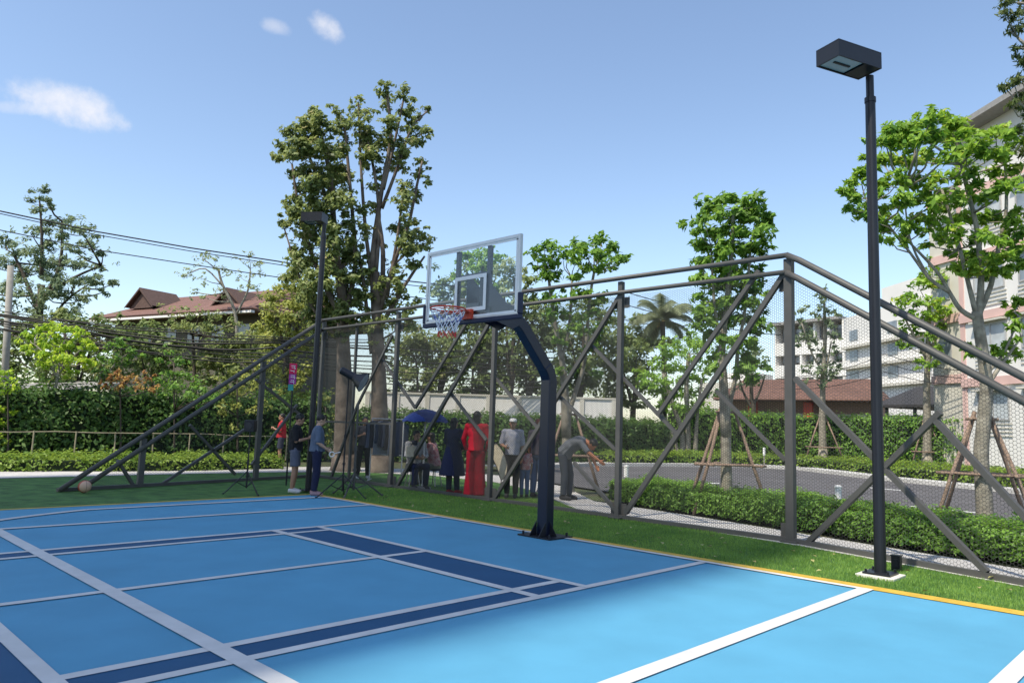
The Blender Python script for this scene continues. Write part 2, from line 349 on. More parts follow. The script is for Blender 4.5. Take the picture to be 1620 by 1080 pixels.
for (u0, v0), (u1, v1), w in [((1192, 788), (1245, 790), .12), ((1365, 770), (1435, 776), .12), ((1290, 802), (1245, 815), .1), ((1110, 764), (1140, 764), .12), ((1440, 800), (1560, 812), .1)]:
    a = G(u0, v0, -.026); b = G(u1, v1, -.026); d = (b-a).normalized(); n = Vector((-d.y, d.x, 0))*w
    rm.add([a-n, b-n, b+n, a+n], [(0,1,2,3)])
tag(rm.build('road_marks', LINE), kind='structure')

# grass blades on the strip nearest the camera, a few dead leaves
def in_poly(x, y, poly):
    c = np.zeros(len(x), bool); n = len(poly)
    for i in range(n):
        x0, y0 = poly[i]; x1, y1 = poly[(i+1) % n]
        m = ((y0 > y) != (y1 > y)); xi = (x1-x0)*(y-y0)/((y1-y0) or 1e-9)+x0; c ^= m & (x < xi)
    return c
n = 150000; gx = NR.uniform(0, 1, n)**.75*16-7.5; gy = NR.uniform(2.58, 6.2, n); k_ = in_poly(gx, gy, lawn_poly); gx, gy = gx[k_], gy[k_]; n = len(gx)
hgt = NR.uniform(.012, .03, n); ang = NR.uniform(0, 2*PI, n); wd = NR.uniform(.0025, .0045, n); ln = NR.normal(size=(n, 2))*.010
vv = np.empty((n, 3, 3)); vv[:, 0] = np.stack([gx-np.cos(ang)*wd, gy-np.sin(ang)*wd, np.full(n, -.014)], 1); vv[:, 1] = np.stack([gx+np.cos(ang)*wd, gy+np.sin(ang)*wd, np.full(n, -.014)], 1)
vv[:, 2] = np.stack([gx+ln[:, 0], gy+ln[:, 1], hgt], 1)
me = bpy.data.meshes.new('grass'); me.vertices.add(n*3); me.vertices.foreach_set('co', vv.astype(np.float32).ravel()); me.loops.add(n*3); me.loops.foreach_set('vertex_index', np.arange(n*3, dtype=np.int32))
me.polygons.add(n); me.polygons.foreach_set('loop_start', np.arange(0, n*3, 3, dtype=np.int32)); me.polygons.foreach_set('loop_total', np.full(n, 3, dtype=np.int32)); me.update(calc_edges=True)
tag(link('grass', me, leafmat('grass_blade', (.08, .19, .03), (.28, .44, .09), trans=.3)), 'short green turf between the blue court and the fence', 'grass', kind='stuff')
nl = 90; lx = NR.uniform(-6, 7, nl); ly = NR.uniform(2.65, 4.4, nl); lc = np.stack([lx, ly, np.full(nl, .03)], 1)
tag(link('fallen_leaves', leaf_mesh('fallen_leaves', lc, np.tile([0, 0, 3.0], (nl, 1)), .07, .045, 0), leafmat('dead_leaf', (.25, .2, .08), (.5, .48, .2), trans=.1)), 'dry yellow leaves scattered on the turf strip', 'leaves', kind='stuff')

# ================================================================ TALL FENCE
Yf = 4.98; H = 4.28; RG = .26
fence = thing('mesh_fence', (-4, Yf, 0), 'tall dark grey steel fence with wire netting, cross braces and sloping ends behind the court', 'fence')
posts = [2.43, -.72, -4.0, -7.42, -10.82]
PB = Vector((2.43, Yf, 0)); wr_dir = Vector((2.87, -.78, 0)).normalized(); WRL = 6.9      # right wing
PA = Vector((-10.82, Yf, 0)); wl_end = Vector((-9.32, -1.6, 0)); wl_dir = (wl_end-PA).normalized(); WLL = (wl_end-PA).length
for i, x in enumerate(posts):
    b = MB(); w = .125 if i == 0 else .095
    b.box((x, Yf, H/2-.1), (w, w, H+.14)); b.build('post', STEEL, fence, bevel=.008)
b = MB(); b.box((-9.2, Yf, 2.05), (.06, .06, 4.1)); b.build('post', STEEL, fence)
def rail(pts, r, name='rail'): b = MB(); b.tube(pts, r, n=10); return b.build(name, STEEL, fence, smooth=True)
top = [(-10.82, Yf-.07, H), (-10.6, Yf-.07, H+.03), (2.2, Yf-.07, H+.03), (2.43, Yf-.07, H)]
def wl(s, z, off=0): q = PA+wl_dir*s; return (q.x+off*wl_dir.y, q.y-off*wl_dir.x, z)
def wr(s, z, off=0): q = PB+wr_dir*s; return (q.x+off*wr_dir.y, q.y-off*wr_dir.x, z)
o_ = .075
rail([(-10.82, Yf-o_, H), (-4, Yf-o_, H+.02), (2.43, Yf-o_, H+.02)], .041); rail([(-10.82, Yf-o_, H-RG), (2.43, Yf-o_, H-RG+.02)], .038)
sl = H/WRL; sL = H/WLL
rail([(2.43, Yf-o_, H+.02), wr(.25, H-.10, o_), wr(WRL, .03, o_)], .05); rail([(2.43, Yf-o_, H-RG), wr(.2, H-RG-.1, o_), wr(WRL-.42, .03, o_)], .05)
rail([(-10.82, Yf-o_, H), wl(.3, H-.12, -o_), wl(WLL, .03, -o_)], .05); rail([(-10.82, Yf-o_, H-RG), wl(.3, H-RG-.14, -o_), wl(WLL-.4, .03, -o_)], .05)
for a_, c_ in (((-10.82, Yf, .03), (2.43, Yf, .03)), (PB+Vector((0, 0, .03)), Vector(wr(WRL, .03))), (PA+Vector((0, 0, .03)), Vector(wl(WLL, .03)))): b = MB(); b.bar(a_, c_, .08, .065); b.build('bottom_rail', STEEL, fence)
b = MB(); b.bar((-10.82, Yf+.06, 1.5), (-7.42, Yf+.06, 1.5), .05, .05); b.build('mid_rail', STEEL, fence)
for s in (2.0, 5.05):
    hh = (WLL-s)*sL; b = MB(); b.bar(Vector(wl(s, 0)), Vector(wl(s, hh-.05)), .11, .11); b.build('post', STEEL, fence)
for s in (4.2,):
    pass
def brace(a, b_, w=.07, off=0):
    m = MB(); m.bar(a, b_, w, w); m.build('brace', STEEL, fence)
def fx(x, z, y=0): return (x, Yf+y, z)
def FP(u, v, y=0.0): q = onplane(u, v, (-10, Yf+y), (0, Yf+y)); return (q.x, Yf+y, q.z)
for (a, c, w) in (((990, 811), (1243, 430), .075), ((1043, 653), (1201, 428), .065), ((782, 789), (984, 463), .07), ((629, 767), (774, 512), .07), ((657, 645), (740, 508), .06), ((566, 640), (621, 530), .055), ((908, 731), (978, 811), .06), ((522, 760), (566, 640), .06)): brace(FP(*a, -.01), FP(*c, -.01), w)
for (a, c, w) in (((936, 546), (1073, 688), .055), ((1133, 618), (1243, 728), .055), ((782, 595), (851, 677), .055), ((884, 626), (974, 711), .055), ((712, 620), (770, 696), .055), ((604, 568), (657, 645), .055)): brace(FP(*a, .062), FP(*c, .062), w)
# right wing braces
def WRp(u, v): return onplane(u, v, PB, PB+wr_dir)
def WLp(u, v): return onplane(u, v, PA, PA+wl_dir)
for a, c in (((1272, 864), (1488, 652)), ((1258, 598), (1562, 905)), ((1478, 662), (1690, 890))): brace(WRp(*a), WRp(*c), .07)
for a, c in (((258, 764), (398, 672)), ((210, 766), (186, 728)), ((300, 672), (372, 750)), ((470, 640), (398, 735)), ((405, 600), (480, 660))): brace(WLp(*a), WLp(*c), .06)
# chicken wire, one real mesh per bay
def netting(frame, x0, x1, zt, name='netting', cell=.046, w=.0021, m=None):
    s = cell/math.sqrt(3); pw = 1.5*s; V = []; Fc = []
    nx = int((x1-x0)/pw)+2; hh = max(zt(x0), zt(x1)); ny = int(hh/(math.sqrt(3)*s))+2
    def seg(a, c):
        mx = (a[0]+c[0])/2; mz = (a[1]+c[1])/2
        if not (x0+.02 < mx < x1-.02) or mz < .05 or mz > zt(mx)-.02: return
        dx, dz = c[0]-a[0], c[1]-a[1]; l = math.hypot(dx, dz); px, pz = -dz/l*w, dx/l*w; i = len(V)
        V.extend([frame(a[0]+px, a[1]+pz), frame(c[0]+px, c[1]+pz), frame(c[0]-px, c[1]-pz), frame(a[0]-px, a[1]-pz)]); Fc.append((i, i+1, i+2, i+3))
    r3 = math.sqrt(3)
    for i in range(nx):
        cx = x0+i*pw
        for j in range(ny):
            cz = (j+(.5 if i % 2 else 0))*r3*s
            seg((cx+s, cz), (cx+s/2, cz+r3/2*s)); seg((cx+s/2, cz+r3/2*s), (cx-s/2, cz+r3/2*s)); seg((cx-s/2, cz+r3/2*s), (cx-s, cz))
    if V:
        me = bpy.data.meshes.new(name); me.from_pydata(V, [], Fc); me.update(); link(name, me, m or WIRE, fence)
px_ = posts[::-1]
for i in range(4): netting(lambda a, z: (a, Yf+.045, z), px_[i], px_[i+1], lambda x: H-RG, cell=.034 if i < 3 else .040, w=.0034 if i < 3 else .0026, m=WIRED)
netting(lambda a, z: wr(a, z, -.03), 0.05, WRL, lambda a: (WRL-a)*sl-RG)
netting(lambda a, z: wl(a, z, .03), 0.05, WLL, lambda a: (WLL-a)*sL-RG)

for i, x in enumerate(posts):
    b = MB(); b.box((x, Yf-.0, .012), (.26, .24, .02)); b.build('base_plate', STEEL, fence)
    for z in (.16, H-RG-.16):
        for sx in (-1, 1):
            if (i == 0 and sx > 0) or (i == 4 and sx < 0): continue
            b = MB(); b.box((x+sx*.115, Yf+.03, z), (.11, .01, .2)); b.build('joint_plate', STEEL, fence)

# ================================================================ BASKETBALL HOOP
hoop = thing('basketball_hoop', (0, 2.24, 0), 'dark navy bent-arm basketball hoop with clear backboard at the court edge', 'basketball hoop')
b = MB(); b.box((0, 2.24, .012), (.62, .5, .02)); 
for sx in (-1, 1):
    for sy in (-1, 1): b.tube([(sx*.25, 2.24+sy*.19, .02), (sx*.25, 2.24+sy*.19, .07)], .018, n=6)
b.build('base_plate', BLACK, hoop)
for gx_ in (-.09, .09):
    b = MB(); b.add([(gx_-.006, 2.15, .02), (gx_+.006, 2.15, .02), (gx_+.006, 2.0, .02), (gx_-.006, 2.0, .02), (gx_-.006, 2.15, .22), (gx_+.006, 2.15, .22)], [(0,1,2,3),(0,3,4),(1,5,2),(3,2,5,4),(0,4,5,1)]); b.build('gusset', BLACK, hoop)
for g_ in (-1, 1):
    b = MB(); b.add([(g_*.09, 2.235, .02), (g_*.09, 2.245, .02), (g_*.23, 2.245, .02), (g_*.23, 2.235, .02), (g_*.09, 2.235, .22), (g_*.09, 2.245, .22)], [(0,1,2,3),(0,3,4),(1,5,2),(3,2,5,4),(0,4,5,1)]); b.build('gusset', BLACK, hoop)
# bent square pole: vertical, then arm forward (towards -y) and up
prof = [(2.24, .02), (2.24, 2.28), (1.95, 2.62), (1.25, 3.06), (1.02, 3.13)]
def ribbon(prof, w, hx):   # profile in (y,z), thickness w in-plane, width hx in x
    m = MB(); vs = []
    for i, (y, z) in enumerate(prof):
        y0, z0 = prof[max(i-1, 0)]; y1, z1 = prof[min(i+1, len(prof)-1)]; d = Vector((0, y1-y0, z1-z0)).normalized(); nn = Vector((0, -d.z, d.y))*w/2
        c = Vector((0, y, z)); vs += [c+nn+Vector((-hx, 0, 0)), c+nn+Vector((hx, 0, 0)), c-nn+Vector((hx, 0, 0)), c-nn+Vector((-hx, 0, 0))]
    k = len(prof); fs = [(i*4+j, i*4+(j+1) % 4, (i+1)*4+(j+1) % 4, (i+1)*4+j) for i in range(k-1) for j in range(4)]+[(3,2,1,0), (k*4-4, k*4-3, k*4-2, k*4-1)]
    return m.add(vs, fs)
ribbon([(2.24, .02), (2.24, 2.25), (2.20, 2.36), (2.12, 2.46)], .17, .09).build('pole', NAVYP, hoop, bevel=.015)
ribbon([(2.135, 2.44), (1.62, 2.97), (1.35, 3.16), (1.05, 3.2)], .17, .08).build('arm', NAVYP, hoop, bevel=.012)
Yb = .61; zb = 2.94; bw = .92; bh = 1.04
b = MB()      # side plates of the arm head behind the glass
for sx in (-.13, .13):
    y0 = Yb+.05
    b.add([(sx-.005, y0, 3.05), (sx-.005, y0, 3.62), (sx-.005, 1.5, 3.0), (sx-.005, 1.3, 2.9), (sx+.005, y0, 3.05), (sx+.005, y0, 3.62), (sx+.005, 1.5, 3.0), (sx+.005, 1.3, 2.9)], [(0,1,2,3),(7,6,5,4),(0,4,5,1),(1,5,6,2),(2,6,7,3),(3,7,4,0)])
b.box((0, .9, 3.12), (.25, .5, .12)); b.build('arm_head', NAVYP, hoop)
b = MB()
for sx in (-.31, .31): b.box((sx, Yb+.05, zb+.5), (.06, .05, .96))
b.box((0, Yb+.055, zb+.14), (.68, .04, .06)); b.box((0, Yb+.055, zb+.62), (.68, .04, .05)) ; b.build('backboard_bracket', NAVYP, hoop)
gl, nt_, pb = _nodes('clear_glass')
g1 = nt_.nodes.new('ShaderNodeBsdfTransparent'); g1.inputs[0].default_value = (.95, .975, .975, 1); g2 = nt_.nodes.new('ShaderNodeBsdfGlossy'); g2.inputs['Roughness'].default_value = .02
fr = nt_.nodes.new('ShaderNodeValue'); fr.outputs[0].default_value = .045; ms = nt_.nodes.new('ShaderNodeMixShader')
nt_.links.new(fr.outputs[0], ms.inputs[0]); nt_.links.new(g1.outputs[0], ms.inputs[1]); nt_.links.new(g2.outputs[0], ms.inputs[2]); nt_.links.new(ms.outputs[0], nt_.nodes['Material Output'].inputs['Surface'])
b = MB(); b.box((0, Yb, zb+bh/2), (bw*2-.06, .012, bh-.06)); board = b.build('backboard', gl, hoop)
b = MB()
for z in (zb+.02, zb+bh-.02): b.box((0, Yb+.004, z), (bw*2, .045, .04))
for x in (-bw+.02, bw-.02): b.box((x, Yb+.004, zb+bh/2), (.04, .045, bh-.08))
b.build('frame', ALU, board)
b = MB()
for z in (zb+.055, zb+bh-.055): b.box((0, Yb-.009, z), (bw*2-.08, .004, .035))
for x in (-bw+.06, bw-.06): b.box((x, Yb-.009, zb+bh/2), (.035, .004, bh-.11))
b.box((0, Yb-.009, zb+.15), (.62, .004, .05)); b.box((0, Yb-.009, zb+.585), (.62, .004, .05))
for x in (-.285, .285): b.box((x, Yb-.009, zb+.3675), (.05, .004, .385))
b.build('target_lines', WHITE, board)
b = MB(); b.box((0, Yb, zb-.012), (bw*2+.06, .07, .06))
for x in (-bw-.012, bw+.012): b.box((x, Yb, zb+.155), (.045, .07, .27))
b.build('edge_padding', PAD, board, bevel=.012)
rim = MB(); rc = Vector((0, Yb-.38, 3.05)); rr = .229
ring = [rc+Vector((rr*math.cos(t), rr*math.sin(t), 0)) for t in [2*PI*i/32 for i in range(33)]]
rim.tube(ring, .011, n=8, cap=False); ring2 = [q-Vector((0, 0, .028)) for q in ring]; rim.tube(ring2, .006, n=6, cap=False)
for s in (-1, 1): rim.tube([rc+Vector((s*.19, .13, -.005)), (s*.07, Yb-.03, 3.03)], .009, n=6)
rim.box((0, Yb-.035, 3.02), (.17, .05, .13)); rim.box((0, Yb-.09, 3.05), (.13, .12, .012)); rimo = rim.build('rim', RED, hoop)
nb = MB(); levels = [(.225, -.02), (.20, -.09), (.16, -.16), (.13, -.23), (.115, -.30), (.12, -.37)]; K = 12
for li in range(len(levels)-1):
    nb.use(NET if li < 1 or li == 2 or li == 3 else (NETB if li == 1 else NETR))
    (r0, z0), (r1, z1) = levels[li], levels[li+1]; ph = .5*(li % 2)
    for k in range(K):
        for s in (-.5, .5):
            a0_ = 2*PI*(k+ph)/K; a1_ = 2*PI*(k+ph+s)/K
            nb.tube([rc+Vector((r0*math.cos(a0_), r0*math.sin(a0_), z0)), rc+Vector((r1*math.cos(a1_), r1*math.sin(a1_), z1))], .0055, n=4, cap=False)
nb.build('net', None, rimo)

# ================================================================ LAMP POSTS
def lamp(base, h, hd, label, lw=.72, pad=True, wd=.34):
    base = Vector(base); t = thing('lamp_post', base, label, 'lamp post', 'square-headed lamp posts beside the court')
    hx = Vector((math.cos(hd), math.sin(hd), 0)); hy = Vector((-hx.y, hx.x, 0)); rot = Matrix((hx, hy, Vector((0, 0, 1)))).transposed()
    if pad:
        b = MB(); b.box(base+Vector((0, 0, -.03)), (.42, .42, .1), Matrix.Rotation(.0, 3, 'Z')); b.build('footing', mat('footing_concrete', (.6, .58, .52), .9, var=.1), t, bevel=.01)
    b = MB(); b.box(base+Vector((0, 0, .032)), (.3, .3, .022))
    for sx in (-1, 1):
        for sy in (-1, 1): b.tube([base+Vector((sx*.12, sy*.12, .04)), base+Vector((sx*.12, sy*.12, .075))], .014, n=6)
    b.build('base_plate', BLACK, t)
    b = MB(); b.tube([base+Vector((0, 0, .04)), base+Vector((0, 0, h*.5)), base+Vector((0, 0, h-.62)), base+Vector((0, 0, h-.58))], [.065, .062, .058, .045], n=18); b.tube([base+Vector((0, 0, h-.58)), base+Vector((0, 0, h-.28))], .046, n=14)
    b.build('pole', BLACK, t, smooth=False)
    b = MB(); b.tube([base+Vector((0, 0, h-.62)), base+Vector((0, 0, h-.56))], .066, n=18); b.build('collar', BLACK, t)
    hc = base+hx*(lw*.5-.005)+Vector((0, 0, h-.14)); hm = MB()
    # open-bottomed box housing
    tk = .015; hm.box(hc+Vector((0, 0, .085)), (lw, wd, tk), rot)
    for s in (-1, 1): hm.box(hc+hy*s*(wd/2-.0075)+Vector((0, 0, -.02)), (lw, .015, .19), rot); hm.box(hc+hx*s*(lw/2-.0075)+Vector((0, 0, -.02)), (.015, wd-.03, .19), rot)
    hm.box(hc-hx*(lw*.30)+Vector((0, 0, -.105)), (lw*.34, wd-.034, .012), rot)
    head = hm.build('lamp_head', BLACK, t)
    b = MB(); b.box(hc+hx*(lw*.17)+Vector((0, 0, -.09)), (lw*.56, wd-.034, .008), rot); b.build('lens', mat('lamp_lens', (.35, .42, .45), .15, var=.05, spec=.8), head)
    b = MB(); b.box(hc+hx*(lw*.17)+Vector((0, 0, -.101)), (lw*.36, .03, .012), rot); b.build('lens_bar', BLACK, head)
    return t
lamp(G(1393, 910), 6.3, math.radians(249), 'tall black lamp post on a pale footing near the right end of the fence')
lamp(G(487, 777), 6.22, math.radians(215), 'black lamp post with lit grey head at the far left court corner', pad=False, lw=.5)
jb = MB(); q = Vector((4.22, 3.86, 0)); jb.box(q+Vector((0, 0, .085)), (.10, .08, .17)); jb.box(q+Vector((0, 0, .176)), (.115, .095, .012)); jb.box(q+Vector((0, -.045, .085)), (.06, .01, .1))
tag(jb.build('dark_box', BLACK, origin=q), 'small black box on the turf behind the right lamp post foot', 'electric box')  # small plain dark box behind the lamp post foot

# basketball
bx = G(133, 779); bb = MB(); bb.ell(bx+Vector((0, 0, .12)), (.12, .12, .12), 24, 16)
m_, nt_, pb = _nodes('basketball_skin'); tc = nt_.nodes.new('ShaderNodeTexCoord'); sp = nt_.nodes.new('ShaderNodeSeparateXYZ'); nt_.links.new(tc.outputs['Object'], sp.inputs[0])
ab = nt_.nodes.new('ShaderNodeMath'); ab.operation = 'ABSOLUTE'; nt_.links.new(sp.outputs['X'], ab.inputs[0]); gt = nt_.nodes.new('ShaderNodeMath'); gt.operation = 'GREATER_THAN'; gt.inputs[1].default_value = .05; nt_.links.new(ab.outputs[0], gt.inputs[0])
mxc = nt_.nodes.new('ShaderNodeMix'); mxc.data_type = 'RGBA'; mxc.inputs[6].default_value = (.35, .07, .03, 1); mxc.inputs[7].default_value = (.55, .36, .25, 1); nt_.links.new(gt.outputs[0], mxc.inputs[0]); nt_.links.new(mxc.outputs[2], pb.inputs['Base Color']); pb.inputs['Roughness'].default_value = .6
ball = bb.build('basketball', m_, smooth=True, origin=bx); tag(ball, 'orange and tan basketball lying on the turf at the low end of the fence', 'basketball')
sb = MB()
for ax in (0, 1):
    sb.tube([bx+Vector((0, 0, .12))+(Vector((math.cos(t)*.1205, 0, math.sin(t)*.1205)) if ax else Vector((0, math.cos(t)*.1205, math.sin(t)*.1205))) for t in [2*PI*i/24 for i in range(25)]], .0025, n=4, cap=False)
sb.build('seam', BLACK, ball)
#PART2
# ================================================================ HEDGES
hb = [(u, v) for u, v in [(925, 790), (1008, 802), (1108, 817), (1238, 839), (1333, 852), (1400, 866), (1478, 877), (1547, 887), (1617, 899)]]
hf = [G(*q) for q in hb]; hf = [Vector((q.x, q.y, 0)) for q in hf]
sm = [hf[0]]+[(hf[i-1]+hf[i]*2+hf[i+1])/4 for i in range(1, len(hf)-1)]+[hf[-1]]; sm += [Vector((8.5, 4.6, 0)), Vector((12, 3.6, 0))]
hedge('low_hedge', 'knee-high glossy green hedge between the pale path and the car park', [q+Vector((.24, .56, 0)) for q in sm], 1.2, .38, LF['hedge'], 3000, .08, .034, jitter=.05)
def gl(lst): return [G(u, v) for u, v in lst]
far = [(930, 731), (1010, 729), (1080, 727)]
hedge('clipped_hedge', 'long clipped green hedge beyond the road at the right', gl([(1085, 722), (1180, 722), (1262, 723), (1340, 727), (1420, 732), (1500, 737), (1600, 745), (1680, 750)]), 1.5, 2.7, LF['hedge'], 130, .22, .11, jitter=.12)
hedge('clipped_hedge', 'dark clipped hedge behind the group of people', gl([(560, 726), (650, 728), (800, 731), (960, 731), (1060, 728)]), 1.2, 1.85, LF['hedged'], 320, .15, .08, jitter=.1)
hedge('ground_cover_strip', 'bright green strip of low ground cover along the far kerb', [Vector(q) for q in [(-11.9, 20, 0), (-10.6, 24.5, 0), (-8.9, 28.2, 0), (-6.6, 28.6, 0), (-3.5, 26.0, 0), (.3, 24.0, 0), (3.4, 22.5, 0), (8, 20.5, 0)]], 4.0, .42, LF['cover'], 150, .17, .08, cat='ground cover')
hedge('ground_cover_strip', 'bright low border plants along the far side of the left path', [G(-40, 744), G(0, 745), G(160, 745), G(300, 744), G(380, 742), G(445, 741)], 1.6, .30, LF['cover'], 500, .11, .055, cat='ground cover')
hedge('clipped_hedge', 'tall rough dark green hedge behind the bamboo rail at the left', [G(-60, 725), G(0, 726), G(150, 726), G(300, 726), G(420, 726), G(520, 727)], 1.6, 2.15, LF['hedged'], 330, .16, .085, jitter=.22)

# ================================================================ TREES
def TB(u, v): return G(u, v)
tree('big_tree', 'tall pollarded tree with bare pale reddish upright limbs, right one of the pair', 'tree', TB(600, 746),
 [([(600, 746), (600, 640), (598, 540), (594, 430)], (18.0, 6.4)), ([(596, 540), (591, 460), (590, 400), (604, 300), (618, 215), (611, 140)], (6.5, 2.0)), ([(598, 500), (622, 420), (645, 360), (658, 300), (668, 255)], (4.3, 1.6)), ([(600, 520), (640, 452), (672, 405)], (4.3, 1.6)),
  ([(593, 470), (580, 380), (572, 280), (567, 165)], (4.0, 1.6)), ([(594, 440), (600, 340), (588, 250), (575, 205)], (3.6, 1.6)), ([(604, 330), (630, 262), (650, 205), (676, 176)], (3.2, 1.2)), ([(606, 300), (622, 235), (640, 150)], (3.2, 1.4)), ([(612, 470), (628, 380), (640, 290)], (3.6, 1.4)), ([(603, 480), (606, 400), (596, 330)], (4.3, 3.2)), ([(622, 420), (660, 385)], (2.2, 1.2)), ([(588, 560), (578, 470), (568, 400)], (3.6, 2.4))],
 [(611, 135, 9), (609, 152, 9), (613, 170, 11), (615, 192, 12), (640, 143, 9), (641, 160, 11), (638, 180, 11), (628, 205, 13), (618, 228, 14), (600, 228, 14), (568, 160, 9), (573, 180, 11), (570, 200, 12), (577, 225, 15), (588, 248, 15), (605, 255, 12), (660, 184, 8), (676, 175, 7), (650, 196, 9), (668, 212, 11), (655, 228, 12), (640, 246, 12), (675, 208, 8), (634, 268, 10), (668, 258, 10), (662, 280, 11), (655, 303, 12), (645, 325, 12), (662, 318, 9), (636, 300, 9), (655, 350, 11), (630, 365, 15), (646, 378, 15), (668, 372, 12), (672, 388, 10), (640, 402, 14), (618, 440, 14), (628, 455, 12), (640, 470, 14), (655, 420, 11), (580, 470, 12), (610, 480, 12), (590, 300, 10), (575, 260, 11), (585, 325, 9), (578, 370, 10), (582, 430, 10), (600, 455, 9), (565, 470, 10), (622, 420, 9), (640, 350, 8), (598, 270, 9), (582, 210, 10), (610, 215, 9), (632, 240, 9), (636, 330, 8), (622, 480, 12), (596, 500, 10), (645, 490, 11), (630, 515, 10), (585, 522, 11), (612, 505, 10), (650, 510, 9)],
 LF['olive'], BARKR, .15, .085, 620, size=1.15, spread=.9, nt=11, tuftr=.4)
tree('big_tree', 'tall pollarded tree with a full olive crown, left one of the pair', 'tree', TB(546, 744),
 [([(546, 744), (545, 640), (543, 540), (540, 420)], (20.7, 6.4)), ([(541, 480), (530, 380), (522, 280), (505, 200)], (7.2, 2.4)), ([(545, 500), (562, 420), (556, 320), (545, 200)], (5.0, 2.0)), ([(538, 500), (500, 420), (475, 340), (462, 260)], (5.0, 1.6)), ([(540, 540), (490, 480), (450, 362)], (2.9, 1.2)), ([(525, 330), (490, 250), (482, 200)], (3.6, 1.6))],
 [(481, 198, 15), (494, 186, 11), (462, 212, 13), (452, 238, 13), (505, 192, 13), (500, 215, 16), (520, 205, 11), (540, 180, 9), (540, 200, 11), (465, 250, 16), (485, 232, 17), (520, 245, 19), (470, 278, 15), (500, 265, 18), (490, 292, 17), (540, 240, 13), (460, 320, 13), (525, 290, 20), (548, 280, 14), (505, 315, 20), (468, 338, 14), (535, 325, 20), (490, 345, 19), (515, 350, 20), (552, 320, 13), (480, 375, 17), (455, 358, 8), (443, 352, 6), (515, 385, 22), (548, 365, 16), (550, 400, 18), (490, 410, 21), (465, 395, 12), (530, 420, 24), (560, 440, 17), (500, 450, 21), (545, 460, 19), (475, 432, 16), (570, 330, 8), (575, 360, 8), (570, 415, 11), (520, 480, 20), (560, 480, 14), (500, 485, 18), (540, 500, 18), (575, 500, 12), (515, 505, 16), (480, 470, 14), (505, 235, 13), (535, 265, 13), (510, 290, 14), (475, 300, 12), (500, 370, 14), (530, 370, 14), (560, 385, 12), (575, 450, 10), (560, 520, 12), (530, 525, 13), (500, 520, 13), (485, 500, 12), (545, 530, 10)],
 LF['olive'], BARKR, .16, .09, 700, size=1.13, spread=1.0, nt=11, tuftr=.42)
tree('bushy_tree', 'yellow-green bushy tree left of the two pollarded trees', 'tree', P(455, 700, 29)*1.0 if False else G(455, 712),
 [([(455, 712), (452, 600), (458, 500)], (7, 4)), ([(455, 560), (485, 480)], (4, 2)), ([(454, 560), (430, 490)], (4, 2))],
 [(462, 448, 20), (445, 462, 16), (482, 455, 18), (435, 478, 18), (465, 480, 22), (492, 478, 18), (455, 500, 22), (425, 502, 16), (485, 502, 20), (440, 520, 20), (470, 525, 22), (500, 520, 16), (415, 525, 14), (455, 550, 24), (430, 550, 18), (485, 555, 20), (440, 585, 22), (470, 590, 22), (495, 590, 14), (420, 580, 16), (450, 620, 22), (480, 625, 20)],
 LF['yellow'], BARKD, .19, .10, 260, spread=1)
tree('feathery_tree', 'large feathery grey-green tree standing high at the far left', 'tree', G(75, 690),
 [([(75, 690), (68, 600), (62, 520), (66, 450)], (7, 5)), ([(66, 480), (95, 420), (98, 350)], (4, 1.5)), ([(64, 500), (35, 430), (20, 400)], (4, 1.5)), ([(68, 470), (115, 440), (160, 420)], (3.5, 1.2)), ([(66, 440), (66, 370), (62, 310)], (3.5, 1)), ([(64, 540), (100, 480), (140, 450)], (3, 1.2))],
 [(66, 302, 9), (50, 318, 9), (74, 318, 8), (60, 335, 9), (80, 328, 5), (84, 352, 13), (65, 362, 12), (48, 368, 11), (108, 352, 12), (128, 362, 12), (98, 372, 14), (145, 372, 8), (75, 392, 15), (50, 402, 15), (115, 395, 15), (140, 392, 13), (163, 402, 9), (95, 415, 16), (130, 420, 15), (155, 425, 11), (25, 402, 14), (8, 385, 12), (10, 420, 16), (35, 435, 16), (60, 432, 16), (85, 440, 16), (120, 445, 16), (150, 448, 13), (178, 450, 9), (165, 462, 9), (10, 458, 15), (40, 468, 16), (72, 470, 16), (100, 470, 16), (135, 472, 12), (20, 495, 16), (55, 500, 16), (90, 498, 16), (120, 495, 12), (-20, 420, 18), (-30, 460, 20)],
 LF['grey'], BARKD, .28, .10, 150, spread=1, nt=13, tuftr=.45)
tree('slender_tree', 'thin pale open-crowned tree beside the tiled roof', 'tree', G(372, 690),
 [([(372, 690), (375, 560), (372, 495), (352, 450), (345, 425)], (4, 1.6)), ([(372, 500), (392, 460), (396, 425)], (2.2, 1)), ([(352, 452), (325, 425), (300, 432)], (1.5, .8)), ([(348, 430), (320, 408)], (1.2, .7))],
 [(318, 410, 9), (328, 402, 7), (340, 412, 7), (300, 436, 9), (288, 440, 6), (318, 440, 8), (345, 425, 9), (360, 432, 7), (378, 410, 9), (394, 404, 8), (405, 418, 10), (412, 432, 8), (396, 438, 9), (378, 436, 7), (400, 455, 9), (382, 455, 6), (308, 462, 8), (322, 470, 6), (345, 458, 8), (355, 470, 5), (410, 470, 8)],
 LF['pale'], BARK, .24, .11, 90, spread=.9, nt=8)
tree('bushy_tree', 'olive bush in front of the tiled roof', 'tree', G(310, 702),
 [([(310, 702), (308, 600), (305, 530)], (4, 2))],
 [(268, 500, 13), (290, 496, 14), (315, 500, 15), (340, 502, 13), (275, 518, 14), (300, 520, 16), (330, 522, 16), (355, 520, 13), (372, 512, 10), (385, 530, 12), (350, 540, 14), (320, 545, 14), (405, 545, 12)],
 LF['olive'], BARKD, .22, .10, 150, group=None)
